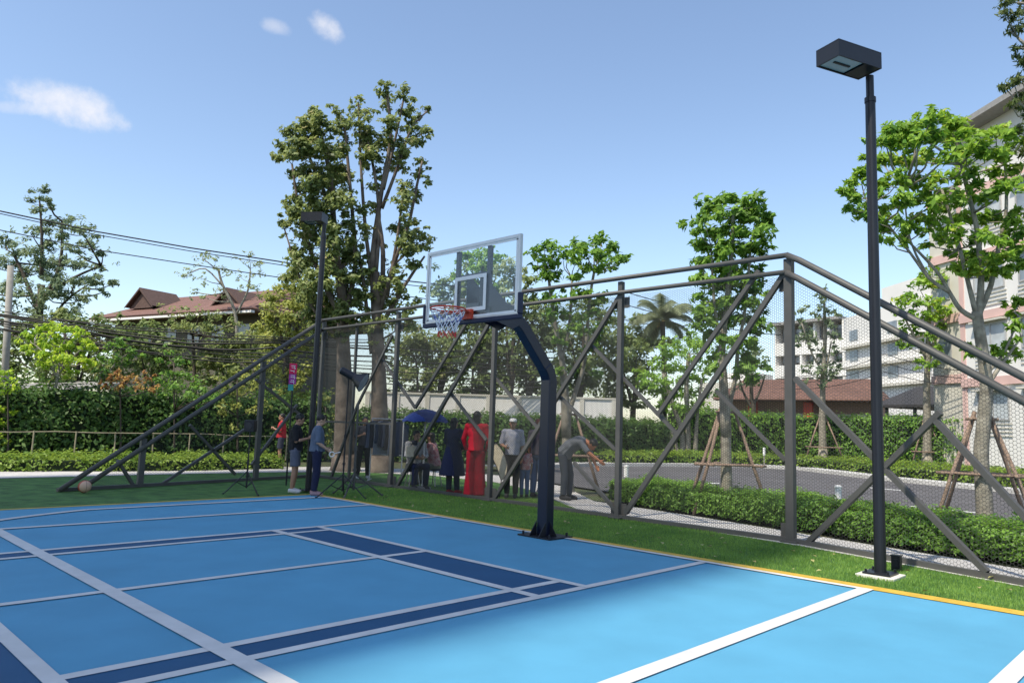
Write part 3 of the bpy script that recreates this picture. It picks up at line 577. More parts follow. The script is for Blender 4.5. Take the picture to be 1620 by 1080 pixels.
tree('young_tree', 'small bright green tree with a thin leaning trunk at the far left', 'tree', G(76, 724),
 [([(76, 724), (82, 680), (84, 640), (93, 585)], (3.2, 2)), ([(92, 600), (70, 560), (55, 545)], (1.5, .8)), ([(93, 590), (120, 560), (135, 548)], (1.5, .8)), ([(93, 590), (95, 550)], (1.5, .8))],
 [(48, 535, 10), (60, 525, 10), (76, 520, 10), (92, 520, 10), (108, 522, 10), (122, 530, 10), (136, 540, 9), (145, 552, 8), (55, 550, 10), (72, 540, 11), (90, 540, 11), (108, 545, 11), (128, 555, 11), (66, 562, 10), (84, 560, 11), (100, 568, 11), (118, 572, 10), (138, 572, 9), (75, 578, 8), (95, 585, 9), (112, 590, 8), (40, 548, 7)],
 LF['lime'], BARK, .16, .075, 520, nt=11)
tree('young_tree', 'slender young tree with a white-barked stem in the left border', 'tree', G(155, 724),
 [([(155, 724), (156, 690), (154, 650), (157, 610), (165, 570)], (3.6, 1.8)), ([(157, 610), (185, 570)], (1.2, .7))],
 [(172, 556, 11), (190, 550, 11), (206, 556, 10), (160, 572, 10), (182, 572, 10), (200, 574, 9), (150, 590, 9), (170, 592, 9), (218, 565, 7)],
 LF['hedge'], BARK, .17, .08, 260, nt=8)
for (u, v, cl, lf, lab) in [
 (12, 727, [(8, 590, 14), (22, 600, 12), (2, 612, 14), (16, 622, 10), (-12, 600, 14), (5, 672, 13), (-4, 690, 12), (12, 700, 10), (18, 655, 9), (0, 650, 12)], 'lime', 'bright green shrub cut by the left edge of the picture'),
 (190, 727, [(186, 590, 9), (176, 600, 9), (196, 602, 9), (188, 612, 9), (206, 596, 8), (222, 604, 9), (236, 600, 9), (215, 615, 9), (165, 612, 8), (240, 616, 9)], 'croton', 'reddish brown croton shrub above the left hedge'),
 (275, 727, [(268, 560, 12), (254, 572, 11), (282, 575, 13), (268, 590, 14), (292, 594, 14), (252, 598, 13), (310, 606, 13), (278, 612, 14), (300, 625, 14), (325, 622, 12), (262, 625, 14), (285, 640, 14), (318, 640, 13), (340, 632, 11)], 'hedge', 'taller rounded green shrub rising above the left hedge'),
 (375, 727, [(350, 600, 14), (372, 590, 13), (392, 600, 13), (360, 620, 14), (385, 625, 15), (405, 615, 13), (345, 640, 13), (370, 645, 14), (395, 650, 14), (415, 640, 13)], 'yellow', 'yellow-green shrub behind the low left post of the fence'),
 (515, 727, [(505, 640, 12), (520, 630, 12), (535, 645, 12), (510, 660, 12), (530, 665, 12), (545, 655, 9), (500, 680, 10), (520, 690, 11)], 'yellow', 'yellow-green shrub at the foot of the pollarded trees')]:
    tree('shrub', lab, 'shrub', G(u, v), [([(u, v), (u+1, v-40), (u, min(c[1] for c in cl)+14)], (2, 1))], cl, LF[lf], BARKD, .15, .075, 330, nt=8, roots=False, size=.8)
# staked trees beside the path
tree('street_tree', 'slim forked tree with upright crown behind the bending person', 'tree', TB(898, 777),
 [([(898, 777), (896, 710), (896, 640)], (9, 6)), ([(896, 690), (893, 610), (889, 570), (876, 500), (868, 440)], (8, 2)), ([(897, 690), (898, 662), (912, 615), (925, 570), (932, 480), (940, 430)], (5, 2)), ([(888, 570), (900, 520), (905, 440)], (3, 1.5))],
 [(862, 392, 11), (848, 400, 8), (878, 396, 11), (890, 406, 9), (856, 412, 11), (872, 418, 12), (862, 436, 11), (880, 434, 10), (848, 425, 6), (920, 392, 11), (938, 380, 10), (952, 382, 10), (932, 400, 13), (950, 404, 13), (968, 394, 11), (976, 410, 11), (912, 412, 11), (925, 424, 12), (945, 426, 13), (965, 424, 10), (915, 438, 10), (987, 412, 7), (900, 400, 8), (905, 470, 11), (880, 475, 12), (925, 465, 11), (895, 500, 13), (935, 495, 12), (870, 505, 10), (915, 520, 11), (948, 520, 10), (885, 535, 9), (930, 550, 9), (868, 465, 9), (950, 470, 9), (905, 585, 7), (940, 590, 7), (880, 590, 6)],
 LF['tall'], BARK, .16, .07, 650, spread=.8, size=1.1, nt=12)
tree('street_tree', 'tall columnar leafy tree braced by wooden stakes behind the middle of the fence', 'tree', TB(1150, 808),
 [([(1150, 808), (1149, 740), (1148, 680), (1148, 630)], (10.5, 7)), ([(1149, 690), (1144, 600), (1142, 555), (1150, 480), (1157, 400), (1160, 330)], (9, 2.5)), ([(1150, 690), (1151, 655), (1163, 600), (1168, 550), (1180, 480), (1188, 380)], (5, 2)), ([(1143, 560), (1130, 480), (1125, 390)], (3.5, 1.5))],
 [(1125, 330, 13), (1142, 318, 12), (1160, 316, 11), (1140, 340, 14), (1112, 345, 11), (1105, 362, 10), (1182, 325, 12), (1200, 328, 13), (1214, 340, 10), (1195, 345, 14), (1170, 342, 13), (1216, 358, 8), (1120, 368, 14), (1145, 368, 15), (1172, 368, 15), (1198, 372, 13), (1112, 392, 13), (1135, 396, 15), (1160, 396, 15), (1185, 398, 14), (1204, 400, 9), (1115, 418, 11), (1140, 424, 15), (1165, 426, 15), (1190, 424, 13), (1108, 440, 12), (1130, 450, 15), (1156, 454, 15), (1180, 452, 14), (1202, 448, 9), (1112, 472, 13), (1138, 480, 15), (1166, 482, 15), (1188, 480, 13), (1108, 500, 12), (1128, 508, 14), (1154, 510, 15), (1180, 508, 13), (1198, 516, 10), (1122, 535, 12), (1146, 540, 13), (1172, 540, 13), (1192, 548, 11), (1135, 562, 11), (1182, 572, 11), (1200, 578, 8), (1172, 590, 9), (1128, 585, 9), (1190, 600, 8)],
 LF['tall'], BARK, .17, .07, 760, spread=.85, size=1.2, nt=13)
tree('street_tree', 'large spreading bright green tree with thick pale trunk and stakes at the right', 'tree', TB(1560, 850),
 [([(1560, 850), (1556, 780), (1552, 720), (1558, 650), (1560, 600), (1549, 520), (1545, 492)], (13.5, 7.5)), ([(1546, 505), (1520, 490), (1502, 462), (1484, 432), (1455, 400), (1435, 380)], (4.5, 1.5)), ([(1548, 500), (1552, 440), (1545, 360), (1530, 300), (1520, 260)], (6, 2)), ([(1549, 495), (1568, 450), (1580, 390), (1592, 330), (1590, 260)], (5, 2)), ([(1545, 500), (1530, 440), (1512, 370), (1490, 300)], (4.5, 1.8)), ([(1562, 610), (1585, 575), (1600, 555), (1618, 530)], (4, 1.5)), ([(1562, 590), (1590, 555), (1612, 500)], (3, 1.2)), ([(1502, 462), (1470, 440), (1440, 400), (1400, 350), (1370, 315)], (3.2, 1.2)), ([(1550, 560), (1538, 545)], (2, 1)), ([(1470, 440), (1440, 380), (1430, 300)], (2.5, 1))],
 [(1408, 205, 13), (1428, 200, 12), (1450, 200, 13), (1472, 192, 13), (1492, 190, 13), (1512, 198, 12), (1400, 225, 14), (1425, 225, 15), (1452, 225, 15), (1480, 218, 15), (1505, 222, 14), (1530, 215, 12), (1552, 218, 13), (1575, 210, 12), (1595, 216, 12), (1612, 225, 11), (1360, 272, 10), (1376, 266, 10), (1350, 290, 9), (1338, 306, 8), (1352, 312, 11), (1372, 292, 12), (1392, 255, 13), (1412, 258, 14), (1440, 255, 15), (1470, 250, 15), (1498, 250, 14), (1528, 245, 14), (1558, 245, 14), (1585, 242, 13), (1340, 332, 7), (1356, 338, 9), (1376, 322, 12), (1396, 292, 13), (1422, 288, 14), (1450, 285, 14), (1480, 285, 14), (1510, 280, 14), (1540, 278, 14), (1570, 272, 13), (1596, 270, 11), (1382, 350, 10), (1400, 330, 13), (1425, 322, 14), (1452, 318, 14), (1485, 318, 13), (1515, 315, 14), (1545, 312, 13), (1572, 305, 11), (1398, 365, 11), (1418, 352, 12), (1410, 382, 10), (1432, 375, 9), (1455, 350, 11), (1500, 350, 14), (1530, 345, 14), (1556, 345, 11), (1608, 335, 10), (1490, 378, 11), (1516, 380, 14), (1542, 376, 13), (1466, 388, 9), (1528, 405, 12), (1552, 405, 12), (1500, 402, 9), (1576, 410, 11), (1598, 402, 12), (1615, 392, 10), (1585, 430, 11), (1608, 425, 10), (1545, 432, 10), (1612, 372, 9), (1470, 300, 10), (1600, 500, 10), (1615, 478, 10), (1612, 520, 9), (1592, 545, 7), (1575, 558, 5), (1530, 548, 6), (1540, 556, 5), (1604, 560, 8), (1560, 440, 7), (1588, 300, 13), (1600, 355, 13), (1562, 375, 13), (1588, 385, 12), (1570, 340, 13), (1565, 430, 10), (1535, 425, 10), (1515, 425, 9), (1480, 350, 12), (1440, 355, 10)],
 LF['mango'], BARK, .16, .058, 820, spread=.8, nt=14, tuftr=.42, size=1.12)
tree('street_tree', 'green tree in front of the white and pink building, its stem in the far hedge', 'tree', G(1467, 735),
 [([(1467, 735), (1467, 680), (1466, 620), (1468, 560), (1470, 480)], (8, 3)), ([(1467, 570), (1440, 520), (1425, 490)], (2.5, 1)), ([(1468, 560), (1500, 490), (1500, 440)], (3, 1.2))],
 [(1425, 478, 10), (1438, 472, 10), (1420, 495, 8), (1452, 452, 12), (1462, 435, 12), (1478, 425, 12), (1494, 438, 12), (1475, 450, 13), (1505, 458, 12), (1516, 472, 11), (1455, 478, 13), (1482, 478, 14), (1502, 490, 12), (1440, 498, 11), (1465, 502, 13), (1490, 512, 13), (1514, 500, 9), (1432, 522, 10), (1450, 528, 11), (1476, 535, 12), (1498, 535, 10), (1428, 545, 7), (1462, 556, 10), (1484, 556, 9), (1470, 578, 9), (1455, 572, 7)],
 LF['mango'], BARK, .36, .15, 90, spread=.8, nt=11, size=1.1)
tree('street_tree', 'thin tiered tree in front of the white apartment block', 'tree', G(1302, 726),
 [([(1302, 726), (1301, 660), (1302, 600), (1305, 540), (1304, 478)], (7, 2)), ([(1303, 590), (1285, 560), (1268, 510)], (2, .8)), ([(1303, 610), (1315, 540)], (2, 1))],
 [(1303, 472, 8), (1296, 488, 8), (1310, 492, 9), (1300, 506, 9), (1312, 512, 8), (1270, 492, 8), (1266, 506, 5), (1272, 524, 10), (1286, 530, 9), (1262, 535, 7), (1310, 532, 8), (1322, 528, 7), (1280, 548, 8), (1298, 552, 9), (1318, 550, 7), (1290, 572, 9), (1306, 580, 10), (1320, 574, 8), (1276, 588, 8), (1294, 592, 10), (1312, 596, 10), (1326, 586, 7), (1302, 608, 9)],
 LF['grey'], BARK, .34, .14, 75, spread=.7, nt=10, size=1.1)
tree('bushy_tree', 'bright light-green bushy tree with several pale stems beyond the road', 'tree', G(1080, 724),
 [([(1080, 724), (1078, 680), (1064, 640), (1050, 590)], (5, 3)), ([(1088, 724), (1088, 670), (1086, 610), (1090, 560)], (5, 3)), ([(1100, 722), (1102, 670), (1110, 600)], (4, 2)), ([(1066, 722), (1056, 680), (1045, 650)], (4, 2)), ([(1074, 722), (1066, 690), (1050, 660)], (3.5, 2))],
 [(1088, 540, 14), (1105, 545, 13), (1072, 548, 13), (1120, 556, 11), (1058, 562, 14), (1088, 562, 16), (1108, 572, 15), (1042, 578, 13), (1068, 582, 16), (1126, 580, 10), (1028, 596, 14), (1050, 600, 16), (1080, 602, 17), (1106, 602, 15), (1018, 612, 10), (1036, 620, 15), (1062, 625, 16), (1092, 628, 15), (1118, 622, 12), (1048, 642, 12), (1075, 645, 12), (1104, 646, 11), (1014, 598, 8)],
 LF['bright'], BARK, .30, .11, 130, spread=.9, nt=12)
# darker trees behind the fence
bgs = [
 ((690, 700), 46, [(700, 446, 13), (690, 462, 12), (716, 455, 14), (732, 440, 13), (705, 478, 15), (728, 470, 15), (745, 455, 12), (740, 485, 14), (712, 500, 14)], 'dark', 'round dark tree seen through the left half of the glass backboard'),
 ((760, 700), 44, [(742, 408, 12), (756, 400, 11), (770, 404, 11), (760, 418, 13), (780, 415, 10), (748, 425, 12), (775, 432, 12), (795, 410, 8), (760, 445, 12), (785, 455, 12), (735, 402, 8)], 'tall', 'small-leaved tree whose top shows through the glass backboard'),
 ((805, 700), 42, [(792, 430, 10), (805, 424, 10), (815, 432, 10), (800, 445, 11), (812, 450, 9), (828, 436, 9), (836, 445, 7), (830, 458, 8), (800, 465, 11), (822, 475, 12)], 'pale', 'pale pinkish tree top at the right edge of the backboard'),
 ((660, 702), 45, [(640, 520, 14), (655, 540, 18), (680, 548, 20), (660, 570, 20), (700, 535, 18), (690, 575, 20), (720, 560, 18), (640, 560, 14), (715, 590, 18), (640, 590, 16), (672, 598, 18)], 'olive', 'low olive tree behind the net of the hoop'),
 ((745, 704), 43, [(735, 520, 18), (760, 505, 18), (785, 510, 18), (750, 540, 22), (780, 540, 22), (735, 565, 20), (765, 572, 22), (795, 570, 20), (750, 600, 20), (785, 602, 20), (770, 625, 16), (735, 615, 14)], 'dark', 'dense dark tree behind the post under the backboard'),
 ((835, 704), 42, [(815, 495, 18), (840, 480, 18), (862, 490, 18), (825, 520, 22), (855, 520, 22), (812, 550, 20), (840, 555, 22), (868, 550, 20), (820, 585, 20), (850, 590, 22), (835, 615, 18), (875, 580, 18)], 'dark', 'dense dark tree behind the bent pole of the hoop'),
 ((915, 704), 44, [(900, 510, 18), (925, 500, 18), (950, 512, 18), (890, 540, 20), (920, 535, 22), (950, 545, 22), (900, 570, 20), (930, 575, 22), (960, 575, 20), (910, 605, 18), (945, 608, 18), (890, 600, 14)], 'dark', 'dense dark tree to the left of the palm'),
 ((1000, 704), 46, [(980, 545, 18), (1002, 540, 16), (1022, 552, 16), (970, 570, 20), (1000, 575, 20), (1020, 585, 14), (980, 605, 20), (1008, 612, 18), (975, 632, 16), (1000, 640, 14), (1040, 545, 12), (1060, 540, 10)], 'dark', 'dark tree directly below the palm crown'),
 ((30, 705), 37, [(10, 525, 18), (35, 530, 18), (60, 545, 16), (15, 555, 18), (45, 565, 18), (20, 585, 16), (140, 515, 14), (165, 525, 14), (190, 530, 14), (180, 545, 13), (215, 540, 12), (70, 585, 14), (150, 505, 10), (120, 510, 12)], 'dark', 'dark shadowy tree behind the small bright green tree'),
 ((110, 705), 39, [(75, 520, 14), (95, 500, 13), (118, 522, 14), (140, 540, 15), (165, 552, 14), (100, 548, 15), (125, 565, 16), (150, 580, 15), (95, 580, 15), (175, 580, 13), (110, 600, 14), (150, 605, 14)], 'olive', 'dull olive tree in the shade below the villa roof'),
 ((235, 705), 38, [(200, 525, 13), (222, 515, 12), (245, 525, 13), (262, 535, 14), (210, 550, 15), (238, 552, 15), (265, 562, 14), (195, 575, 14), (225, 580, 15), (255, 588, 15), (285, 545, 12), (290, 575, 14)], 'dark', 'dark tree under the villa eaves behind the black cables'),
 ((360, 705), 40, [(330, 555, 14), (352, 550, 14), (375, 548, 14), (398, 545, 14), (320, 580, 14), (345, 578, 15), (370, 578, 15), (395, 575, 15), (415, 565, 14), (340, 605, 14), (390, 602, 14), (425, 590, 13)], 'olive', 'olive-green tree behind the cables left of the corner lamp post'),
 ((1190, 702), 50, [(1185, 560, 9), (1196, 572, 9), (1178, 580, 10), (1190, 592, 10), (1180, 606, 9), (1192, 560, 7), (1200, 552, 6)], 'grey', 'small grey-green tree top just right of the columnar tree')]
for (u, v), d, cl, lf, lab in bgs:
    base = P(u, v, d); base.z = 0; uu, vv = u, v
    umid = sum(c[0] for c in cl)/len(cl); vtop = min(c[1] for c in cl)+15
    tree('background_tree', lab, 'tree', base, [([(u, 690), (u+2, 640), (umid, vtop+60), (umid, vtop)], (5.5, 2)), ([(u+2, 640), (umid+14, vtop+50), (umid+22, vtop+25)], (2.5, 1)), ([(u+1, 650), (umid-14, vtop+50), (umid-20, vtop+25)], (2.5, 1))], cl, LF[lf], BARKD, .30, .15, 120, spread=.9, size=1.3, group='trees beyond the hedge', depth0=d, nt=9)
# far masses of greenery that read as one
def wood(name, label, pts, lf, L, W, dens):
    c, n = tufts([(np.array(P(u, v, d)), r*d/F_PX) for u, v, r, d in pts], dens, .5, 8); tag(link(name, leaf_mesh(name, c, n, L, W, .3), lf), label, 'trees', kind='stuff')
pts = []
for u in range(618, 1015, 15):
    v = 522+18*math.sin(u*.031)+12*math.sin(u*.083)
    while v < 640: pts.append((u+rnd.uniform(-6, 6), v, rnd.uniform(13, 18), 50+rnd.uniform(-2.5, 2.5))); v += 17
wood('distant_wood', 'dense shadowy wood closing the view behind the long pale wall', pts, LF['dark'], .34, .18, 44)
pts = []
for u in range(-30, 470, 16):
    v = 545+14*math.sin(u*.025)+8*math.sin(u*.11)
    while v < 620: pts.append((u+rnd.uniform(-6, 6), v, rnd.uniform(13, 17), 43+rnd.uniform(-2, 2))); v += 17
wood('distant_wood', 'dense dark greenery between the left hedge and the villa', pts, LF['dark'], .30, .16, 34)
# palm
pb_ = P(1048, 700, 47); pb_.z = 0; palm = thing('palm_tree', pb_, 'coconut palm with drooping fronds behind the fence', 'palm tree')
b = MB(); c0 = P(1048, 508, 47); b.tube([pb_, (pb_+c0)/2+Vector((.2, 0, 0)), c0], [.24, .17, .15], n=8); b.build('trunk', BARKD, palm, smooth=True)
fm = MB()
for i in range(26):
    az = 2*PI*i/26*1.0+rnd.uniform(-.15, .15); el = rnd.uniform(-.5, 1.25); ln = rnd.uniform(1.9, 2.6); pts = []
    for j in range(9):
        t = j/8; e = el-1.5*t*t; pts.append((pts[-1] if pts else c0+Vector((0, 0, .1))) + Vector((math.cos(az)*math.cos(e), math.sin(az)*math.cos(e), math.sin(e)))*ln/8)
    for j in range(8):
        a, c = pts[j], pts[j+1]; d = (c-a).normalized(); s = d.cross(Vector((0, 0, 1))).normalized() if abs(d.z) < .99 else Vector((1, 0, 0))
        for k in range(4):
            q = a.lerp(c, k/4); l = .75*math.sin(PI*min(1, (j+k/4)/8*.85+.12))+.08
            for sg in (-1, 1):
                tip = q+(s*sg*.8+d*.45+Vector((0, 0, -.5)))*l; w = d*.05
                fm.add([q-w, q+w, tip], [(0, 1, 2)])
        fm.add([a-s*.02, a+s*.02, c+s*.02, c-s*.02], [(0,1,2,3)])
fm.build('fronds', LF['palm'], palm)
cc, nn = tufts([(np.array(c0), .35)], 300, .5, 8); link('fruit_stalks', leaf_mesh('fruit_stalks', cc, nn, .2, .1, .5), LF['croton'], palm)
# overhanging tree whose stem stands right of the frame
tb = P(1760, 700, 11.5); tb.z = 0
tree('overhanging_tree', 'dark drooping branches of a tree hanging in at the top right corner', 'tree', tb,
 [([(1770, 760), (1755, 560), (1740, 380), (1735, 200), (1720, 40)], (17, 9)), ([(1735, 220), (1690, 150), (1640, 90), (1610, 60)], (6, 2)), ([(1725, 90), (1680, 20), (1610, 5)], (5, 2)), ([(1738, 320), (1690, 250), (1640, 190)], (5, 2)), ([(1740, 400), (1690, 300), (1630, 250)], (4, 1.5)), ([(1730, 100), (1760, -20)], (6, 3))],
 [(1590, 8, 11), (1606, -2, 12), (1588, 28, 8), (1604, 24, 11), (1600, 48, 8), (1615, 45, 10), (1630, 20, 18), (1618, 72, 11), (1608, 92, 8), (1632, 95, 16), (1604, 132, 10), (1592, 142, 7), (1616, 125, 12), (1612, 155, 11), (1600, 168, 7), (1630, 150, 16), (1622, 182, 11), (1612, 205, 7), (1640, 210, 18), (1616, 238, 8), (1632, 250, 12), (1660, 60, 26), (1670, 130, 26), (1680, 200, 26), (1690, 20, 28), (1700, 100, 30), (1720, 160, 30), (1730, 60, 34), (1740, 0, 34), (1780, 80, 36), (1690, 270, 24), (1620, 100, 8)],
 LF['dark'] if False else leafmat('leaf_willow', (.03, .06, .015), (.13, .17, .05)), BARK, .14, .032, 900, spread=.35, droop=1.2, nt=10, depth0=11.5)

# stakes around the staked trees
def stakes(u, v, label, feet, ringh, top, low, d=None, r=.035, slack=0):
    c = G(u, v); root = thing('tree_support', (c.x, c.y, 0), label, 'tree support', 'timber tripods bracing the street trees')
    pts = []
    for k, a in enumerate(feet):
        f = c+Vector((math.cos(a), math.sin(a), 0))*ringh; tp = c+Vector((math.cos(a)*.12, math.sin(a)*.12, top)); f.z = -.05; b = MB()
        b.tube([f, (f+tp)/2+Vector((rnd.uniform(-.02, .02), rnd.uniform(-.02, .02), 0)), tp], [r*1.1, r, r*.9], n=7); b.build('stake', STAKE, root, smooth=True)
        pts.append((f, tp))
    for z, e in ((top-.12, .1), (low, .25)):
        q = [f.lerp(t, z/top) for f, t in pts]
        for i in range(len(q)):
            a_, b_ = q[i], q[(i+1) % len(q)]; dd = (b_-a_).normalized(); b = MB(); b.tube([a_-dd*e, b_+dd*e], r*.85, n=6); b.build('crossbar', STAKE, root, smooth=True)
    return root
stakes(1150, 808, 'wooden tripod stakes round the columnar tree', [-1.9, .3, 2.2, 4.0], .85, 2.1, .95)
stakes(1560, 850, 'wooden tripod stakes round the thick pale trunk at the right', [-2.3, -.4, 1.0, 2.6], .95, 2.05, 1.05, r=.032)
stakes(898, 777, 'wooden tripod stakes round the forked tree', [-1.9, .3, 2.2], .85, 2.0, .9)
stakes(1302, 726, 'distant thin stakes round the tiered tree', [-2.1, 0, 2.1], 1.3, 2.9, .8, r=.05)
stakes(1467, 735, 'distant thin stakes round the tree at the far hedge', [-2.1, 0, 2.1], 1.1, 2.7, .8, r=.045)
# bamboo rail and its little posts at the left
A_ = G(-60, 728); B2 = G(470, 727); br = thing('bamboo_rail', (A_+B2)/2, 'low bamboo rail on short sticks in front of the left hedge', 'rail')
off = (Vector(CAM)-A_); off.z = 0; off = off.normalized()*.35
b = MB(); n_ = 9; b.tube([A_.lerp(B2, i/n_)+off+Vector((0, 0, .88+rnd.uniform(-.03, .03))) for i in range(n_+1)], .019, n=6); b.build('rail', BAMB, br, smooth=True)
for i in range(9):
    q = A_.lerp(B2, (i+.5)/9)+off; b = MB(); b.tube([q, q+Vector((rnd.uniform(-.05, .05), 0, .92))], .024, n=6); b.build('post', BAMB, br)

# bollard lights
def bollard(u, v, vt, label):
    c = G(u, v); h = max(.3, (v-vt)*depth(c)/F_PX); root = thing('bollard_light', c, label, 'bollard light', 'small white bollard lights along the road')
    b = MB(); b.tube([c, c+Vector((0, 0, h*.62))], .022, n=8); b.build('stem', CONC, root)
    b = MB(); b.lathe(c, [(.03, h*.58), (.055, h*.62), (.055, h*.93), (.062, h*.94), (.062, h*.98), (.02, h)], 12); b.build('lamp_shade', WHITE, root)
bollard(1327, 835, 768, 'white bollard light rising from the near hedge left of the right lamp post')
bollard(990, 785, 736, 'white bollard light behind the fence post left of the columnar tree')
bollard(1209, 738, 708, 'small distant white bollard light at the far hedge')

# ================================================================ BUILDINGS
WALLW = mat('wall_white', (.76, .74, .71), .8, var=.04, scale=.6, stain=.12); WALLC = mat('wall_cream', (.60, .57, .50), .85, var=.06, scale=.5, stain=.15)
PINK = mat('band_pink', (.64, .43, .39), .8, var=.06, scale=1, stain=.1); GLASSD = mat('window_glass', (.20, .23, .26), .12, var=.3, scale=1.2, spec=.8)
CURT = mat('curtain', (.45, .48, .5), .8, var=.2, scale=1.5); RECESS = mat('recess_grey', (.38, .38, .38), .8)
TILE = mat('roof_tile', (.19, .10, .08), .85, var=.15, scale=4, stain=.25); TILEB = mat('roof_tile_brown', (.16, .085, .065), .85, var=.2, scale=3, stain=.25)
DKWOOD = mat('gable_brown', (.09, .055, .045), .8, var=.2); ORED = mat('column_red', (.50, .06, .03), .6); DROOF = mat('roof_dark', (.035, .033, .035), .7, var=.2); GROOF = mat('roof_grey', (.28, .27, .26), .7, var=.1)
def addribs(m, freq, axis='Z'):
    nt = m.node_tree; b = nt.nodes['Principled BSDF']; tc = nt.nodes.new('ShaderNodeTexCoord'); w = nt.nodes.new('ShaderNodeTexWave'); w.bands_direction = axis; w.inputs['Scale'].default_value = freq
    nt.links.new(tc.outputs['Object'], w.inputs['Vector']); bp = nt.nodes.new('ShaderNodeBump'); bp.inputs['Strength'].default_value = .9; bp.inputs['Distance'].default_value = .08
    nt.links.new(w.outputs['Fac'], bp.inputs['Height']); nt.links.new(bp.outputs['Normal'], b.inputs['Normal'])
addribs(TILE, 1.1); addribs(TILEB, 1.1)
class Facade:
    """a wall seen between photograph columns u0,u1, left end at distance d0 and right end at d1; local s along, z up"""
    def __init__(s, u0, d0, u1, d1):
        a = P(u0, 680, d0); c = P(u1, 680, d1); s.A = Vector((a.x, a.y, 0)); s.B = Vector((c.x, c.y, 0)); s.d = (s.B-s.A).normalized(); s.n = Vector((s.d.y, -s.d.x, 0)); s.L = (s.B-s.A).length
        if s.n.dot(Vector(CAM)-s.A) < 0: s.n = -s.n
    def at(s, u, v):
        p = onplane(u, v, s.A, s.B); return (p-s.A).dot(s.d), p.z
    def block(s, mb, s0, s1, z0, z1, t0, t1):      # t: outward from wall plane
        c = s.A+s.d*(s0+s1)/2+s.n*(t0+t1)/2+Vector((0, 0, (z0+z1)/2)); rot = Matrix((s.d, s.n, Vector((0, 0, 1)))).transposed(); mb.box(c, (abs(s1-s0), abs(t1-t0), abs(z1-z0)), rot)
# pink and white building at the right
F = Facade(1527, 40, 1900, 27); bd = thing('apartment_building', F.A, 'white building with salmon pink bands and a grey overhanging roof at the right edge', 'building')
zt = F.at(1530, 214)[1]; b = MB(); F.block(b, 0, F.L, 0, zt, -9, 0); b.build('wall', WALLW, bd)
b = MB(); F.block(b, -.25, F.L+.3, zt, zt+.28, -9.3, 1.1); F.block(b, -.2, F.L+.2, zt+.28, zt+.5, -9, .8); b.build('roof', GROOF, bd)
bands = [F.at(1580, v)[1] for v in (287, 395, 494, 602)]
for z in bands: b = MB(); F.block(b, -.03, F.L, z-.22, z+.22, 0, .14); b.build('floor_band', PINK, bd)
b = MB(); F.block(b, -.06, .3, 0, zt-.003, -.3, .05); b.build('corner_column', PINK, bd)
pitch = (bands[0]-bands[3])/3
for z in bands[:3]+[bands[3]]:
    k = 0; s0 = 1.15
    while s0 < F.L-1:
        w = 2.3; wf = MB(); z1 = z-.5; z0 = z-1.95
        if z == bands[3] : z1, z0 = z-.6, z-2.0
        for (a_, b_, c_, d_) in ((s0, s0+w, z1-.07, z1), (s0, s0+w, z0, z0+.07), (s0, s0+.07, z0+.07, z1-.07), (s0+w-.07, s0+w, z0+.07, z1-.07), (s0+w/2-.03, s0+w/2+.03, z0+.07, z1-.07)): F.block(wf, a_, b_, c_, d_, .0, .07)
        wo = wf.build('window', RECESS, bd)
        g_ = MB(); F.block(g_, s0+.07, s0+w-.07, z0+.07, z1-.07, -.05, .03); g_.build('pane', GLASSD if (k+int(z)) % 3 == 0 else CURT, wo)
        hd_ = MB(); F.block(hd_, s0-.1, s0+w+.1, z1+.1, z1+.2, 0, .35); hd_.build('sunshade', WALLC, bd)
        for q in range(4):
            lv = MB(); F.block(lv, s0-.1, s0+w+.1, z0-.2-q*.2, z0-.14-q*.2, 0, .05); lv.build('louvre', WALLC, bd)
        s0 += 3.3; k += 1
# left lower wing of it
F = Facade(1479, 44, 1530, 41.5); bd2 = thing('apartment_wing', F.A, 'lower white wing with a pink band behind the spreading tree', 'building')
zt2 = F.at(1500, 305)[1]; b = MB(); F.block(b, 0, F.L, 0, zt2, -8, 0); b.build('wall', WALLC, bd2)
b = MB(); F.block(b, -.15, F.L, zt2, zt2+.2, -8.1, .3); b.build('roof', GROOF, bd2)
for v in (312, 408, 505, 600): z = F.at(1500, v)[1]; b = MB(); F.block(b, -.03, F.L, z-.25, z+.25, 0, .12); b.build('floor_band', PINK, bd2)
for v in (360, 455, 555): z = F.at(1500, v)[1]; wo_ = MB(); F.block(wo_, .55, 1.6, z-.7, z+.6, 0, .05); wo_ = wo_.build('window', RECESS, bd2); g_ = MB(); F.block(g_, .62, 1.53, z-.63, z+.53, .03, .065); g_.build('pane', GLASSD, wo_)
# white apartment block in the middle distance
F = Facade(1226, 92, 1440, 78); ab_ = thing('apartment_block', F.A, 'long white apartment block with open galleries in the distance', 'building')
zr = F.at(1300, 508)[1]; b = MB(); F.block(b, 0, F.L, 0, zr, -12, -2.2); b.build('wall', WALLC, ab_)
b = MB(); F.block(b, -.6, F.L*.55, zr, zr+.35, -12.5, .6); b.build('roof', GROOF, ab_)
levels_ = [F.at(1300, v)[1] for v in (545, 582, 617, 648)]
for z in levels_: b = MB(); F.block(b, 0, F.L, z-1.0, z+.55, -1.0, 0); b.build('balcony', WALLW, ab_)
for i, s0 in enumerate([q*F.L/9 for q in range(10)]):
    b = MB(); F.block(b, max(.01, s0-.15), min(s0+.15, F.L-.01), 0, zr-.003, -2.1, -.06); b.build('column', WALLW, ab_)
for z in levels_[:3]+[zr-1.1]:
    for k in range(8):
        s0 = (k+.3)*F.L/9; wo_ = MB(); F.block(wo_, s0, s0+1.6, z+.9 if z != zr-1.1 else z-.7, (z+1.9) if z != zr-1.1 else z+.6, -1.0, -.94); wo_.build('window', GLASSD, ab_)
